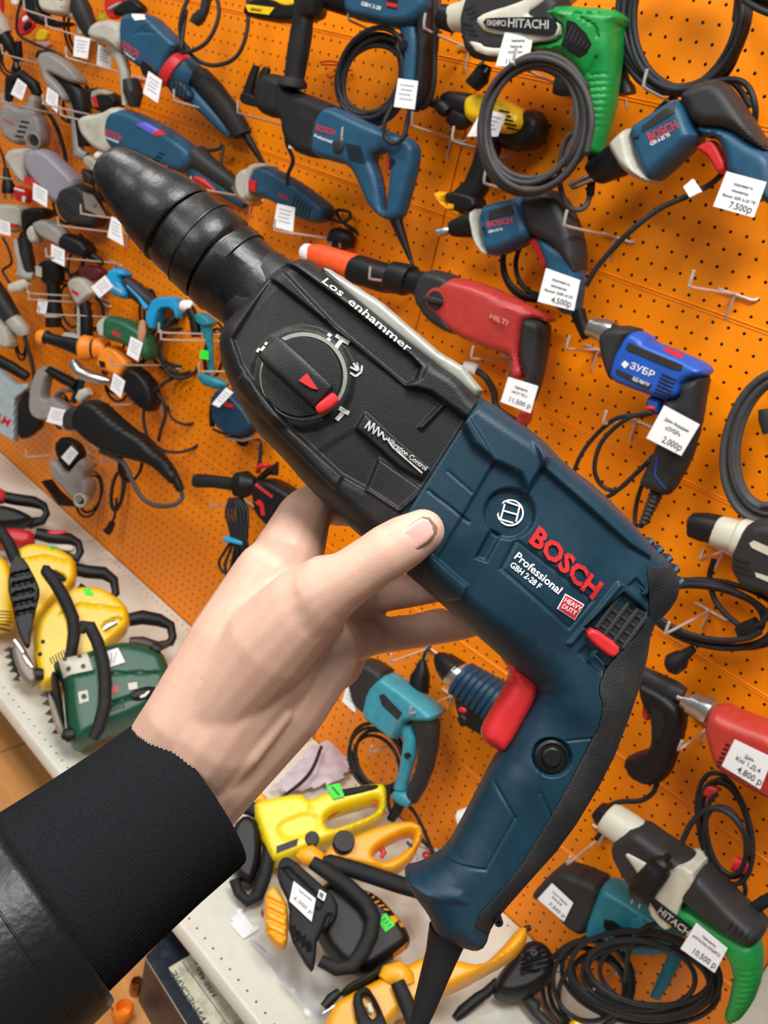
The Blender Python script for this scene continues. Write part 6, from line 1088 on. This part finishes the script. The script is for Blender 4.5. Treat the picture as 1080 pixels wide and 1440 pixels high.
t.relief('body', M_AMB, [(440, 1500), (456, 1440), (470, 1412), (498, 1397), (540, 1376), (576, 1358), (606, 1343), (632, 1352), (676, 1362), (705, 1334), (726, 1308), (738, 1308), (740, 1328), (722, 1350), (690, 1368), (654, 1388), (600, 1412), (545, 1440), (540, 1500)], .045, .014, cell=.004); t.S = None
t.loft('handle_joint', M_AMB, [(538, 1386, 10), (544, 1380, 16), (558, 1376, 18), (566, 1384, 16), (570, 1394, 12)], k=1, h0=.04); t.loft('front_handle', M_RUB, [(556, 1392, 10), (564, 1410, 11), (576, 1440, 11), (590, 1480, 11)], k=1, h0=.06); t.relief('top_guard', M_RUB, [(478, 1394), (520, 1370), (556, 1356), (560, 1362), (500, 1396), (486, 1404)], .04, .006); t.loft('chain_cover', M_BLACK, [(455, 1416, 6), (466, 1404, 8), (478, 1394, 6)], k=1); t.loft('cap', M_BLACK, [(600, 1350, 8), (606, 1356, 12), (608, 1366, 10)], k=1, h0=.04)
t.relief('hand_guard', M_RUB, [(494, 1412), (504, 1400), (516, 1398), (530, 1420), (546, 1460), (520, 1480), (500, 1450)], .012, .006, h0=.06, holes=[[(506, 1412), (516, 1408), (530, 1436), (520, 1446)]], cell=.003); t.plate('orange_emblem', M_CREAM, [(514, 1422), (519, 1420), (524, 1432), (518, 1434)], lift=.062); t.loft('bolt', M_STEEL, [(454, 1430, 2), (464, 1424, 2), (472, 1418, 2)], k=1, h0=.03)
t.loft('lever', M_BLACK, [(734, 1312, 3), (740, 1306, 5), (746, 1304, 4)], k=1)
t = stool('sander', 'black palm sander lying on the shelf at the bottom right', (735, 1375), .06, .35, None, 'power tool')
t.relief('body', M_BLACK, [(692, 1392), (700, 1372), (726, 1340), (744, 1324), (766, 1330), (780, 1352), (776, 1380), (748, 1402), (715, 1410), (698, 1404)], .04, .018, cell=.003, carve=[(bar((730, 1352 + k * 6), (770, 1336 + k * 8), 2.5), -.003, .003) for k in range(5)]); t.lathe('screw', M_DGREY, (747, 1348), [(.006, .030), (.006, .041), (.003, .041), (.002, .038)], ns=14)
t.loft('cord_boot', M_BLACK, [(700, 1380, 7), (684, 1396, 8), (672, 1404, 9), (650, 1422, 9), (640, 1432, 6)], k=1); t.tube('power_cord', M_CABLE, [(696, 1384, 0), (712, 1366, .0), (730, 1350, 0)], .004)
t = stool('side_handle', 'dark auxiliary handle lying on the shelf at the bottom right', (755, 1425), .03, .4, None, 'handle'); t.loft('grip', M_DGREY, [(736, 1400, 5), (744, 1408, 9), (752, 1416, 10), (754, 1424, 7), (770, 1440, 7), (800, 1470, 8)], k=1)
t = stool('yellow_part', 'yellow piece of a tool poking up at the bottom edge', (812, 1436), .04, .3, None, 'tool part'); t.o.name = 'tool_handle'; t.relief('body', M_YEL, [(796, 1452), (802, 1434), (816, 1428), (826, 1440), (822, 1460)], .03, .01)
# paper and bags
M_BAG = mat('clear_bag', 'dfe0e4', .18, var=.05, alpha=.30, bump=.9, bscale=45, spec=.9)
M_LEAF = mat('lilac_leaflet', 'c9c2ce', .35, var=.08, nscale=40, bump=.6, bscale=60)
def sheet(name, label, cat, poly, z, m, amp=.006, cell=.008, seed=1):
    """crumpled sheet lying on the shelf"""
    c = np.mean(np.array(poly, float), 0); P = on_level(c[0], c[1], ZS + z); fr = Fr(P, (0, 0, 1), up=(0, 1, 0)); t = Thing(name, label, cat, fr)
    rg = np.random.RandomState(seed); ph = rg.rand(6, 3) * 6; fq = rg.randn(6, 2) * 45
    Q = np.array([fr.uv(*p) for p in poly]); lo, hi = Q.min(0), Q.max(0); gx = np.arange(lo[0], hi[0] + cell, cell); gy = np.arange(lo[1], hi[1] + cell, cell); V = []; F = []; ix = {}
    D = {}
    X = np.stack(np.meshgrid(gx, gy, indexing='ij'), -1).reshape(-1, 2); d = sdf_poly(Q, X) > -cell * .3; W = len(gy)
    for k in np.where(d)[0]:
        x = X[k]; h = sum(abs(math.sin(fq[i] @ x + ph[i, 0])) for i in range(6)) / 6 * amp; ix[k] = len(V); V.append(fr.w(x[0], x[1], h))
    for i in range(len(gx) - 1):
        for j in range(W - 1):
            q = [i * W + j, (i + 1) * W + j, (i + 1) * W + j + 1, i * W + j + 1]
            if all(a in ix for a in q): F.append([ix[a] for a in q])
    t.add('sheet', V, F, m, None, 20); return t
t = sheet('plastic_bag', 'lilac leaflet in a clear plastic bag behind the yellow saw', 'bag', [(372, 1120), (398, 1096), (430, 1060), (470, 1040), (494, 1084), (476, 1106), (420, 1120)], .015, M_LEAF, .02, seed=3); t.tube('cord', M_CABLE, [(396, 1122, .03), (424, 1100, .035), (440, 1080, .035), (452, 1050, .035)], .004)
sheet('plastic_bag', 'clear zip bag spread on the shelf front below the amber saw', 'bag', [(350, 1320), (372, 1300), (400, 1330), (440, 1370), (490, 1370), (520, 1400), (470, 1450), (450, 1470), (420, 1430), (380, 1370)], .004, M_BAG, .03, seed=5).tube('zip_line', mat('blue_zip', '8aa4d8', .4), [(352, 1322, .01), (366, 1334, .012), (380, 1350, .012), (400, 1374, .012), (428, 1404, .012), (452, 1430, .012)], .0012)
sheet('plastic_bag', 'crumpled clear bag between the amber saws', 'bag', [(560, 1280), (590, 1270), (622, 1300), (630, 1350), (610, 1360), (585, 1350), (570, 1320)], .05, M_BAG, .05, seed=8)
t = sheet('leaflet', 'grey leaflet with red letters right of the amber saw', 'leaflet', [(584, 1200), (604, 1188), (640, 1212), (626, 1242), (600, 1250), (584, 1228)], .006, mat('grey_leaflet', 'c4c4c8', .4), .004); t.S = None; t.text('o', (591, 1206), (602, 1212), 12, M_RED, lift=.008, bold=.03); t.tube('cord', M_CABLE, [(590, 1180, .02), (608, 1196, .02), (616, 1218, .02), (612, 1236, .02)], .004)
t = sheet('price_card', 'white paper slip lying on the shelf front edge', 'paper', [(330, 1282), (342, 1276), (352, 1300), (372, 1300), (344, 1322), (322, 1298)], .003, M_WHITE, .002)
for i_, (tx, q) in enumerate([('red scrap beside the amber chainsaw cover', [(366, 1280), (371, 1278), (370, 1290), (367, 1292)])]):
    sheet('paper_scrap', tx, 'scrap', q, .004, M_RED, .001, cell=.003)
# ---- dark box with a worn price strip on the floor in front of the shelf
zb = .13; A = on_level(300, 1300, zb); fr = Fr(on_level(270, 1400, zb), (0, 0, 1), up=(0, 1, 0)); t = Thing('storage_box', 'dark blue box with worn price strip in front of the shelf', 'box', fr, base=on_level(270, 1400, 0.0))
M_NAVY = mat('dark_navy_metal', '1c2430', .35, var=.15, dirt='6a6a66', damt=.3, dscale=40)
Q = [fr.uv(*p) for p in [(205, 1345), (255, 1290), (480, 1560), (330, 1560)]]
V = [fr.w(q[0], q[1], 0) for q in Q] + [fr.w(q[0], q[1], -zb + .002) for q in Q]; t.add('body', V, [(0, 1, 2, 3), (0, 4, 5, 1), (1, 5, 6, 2), (2, 6, 7, 3), (3, 7, 4, 0), (7, 6, 5, 4)], M_NAVY, None, 0)
M_STRIP = mat('worn_label', 'cfcab2', .6, var=.1, dirt='7a6c50', damt=1.0, dscale=24)
ls = t.plate('price_strip', M_STRIP, [(237, 1362), (284, 1334), (400, 1490), (330, 1510)], lift=.002, t=.001); t.text('ЭЛЕКТРИЧЕСКИЕ', (318, 1478), (246, 1366), 9, M_INK, lift=.0035, parent=ls); t.text('М50', (305, 1400), (292, 1381), 7, M_INK, lift=.0035, parent=ls); t.text('650 г', (288, 1378), (277, 1352), 6, M_INK, lift=.0035, parent=ls)
t.plates('strip_line', M_INK, [bar((256, 1354), (340, 1470), 1)], lift=.003, t=.0004, parent=ls); t.tube('metal_edge', M_STEEL, [(204, 1346, .002), (262, 1440, .002), (330, 1560, .002)], .0015, n=1)
fr = Fr(on_level(190, 1410, .03), (0, 0, 1), up=(0, 1, 0))
for k, (px_, py_, r_, m_, lb) in enumerate([(172, 1432, 14, M_ORNG, 'orange scrap part on the floor by the leather sleeve'), (236, 1428, 12, M_CABLEG, 'small clear grey jar on the floor beside the dark box'), (190, 1396, 9, mat('copper_part', '9a5a30', .3, metal=.7), 'copper coloured part on the floor by the cuff')]):
    q = Thing('floor_part', lb, 'part', Fr(on_level(px_, py_, 0.0), (0, 0, 1), up=(0, 1, 0))); s_ = np.linalg.norm(q.fr.p(px_ + r_, py_) - q.fr.p(px_, py_)); q.lathe('body', m_, (px_, py_), [(s_ * .8, .001), (s_, .006), (s_, .03), (s_ * .85, .035), (s_ * .8, .03), (s_ * .7, .012)], ns=18)
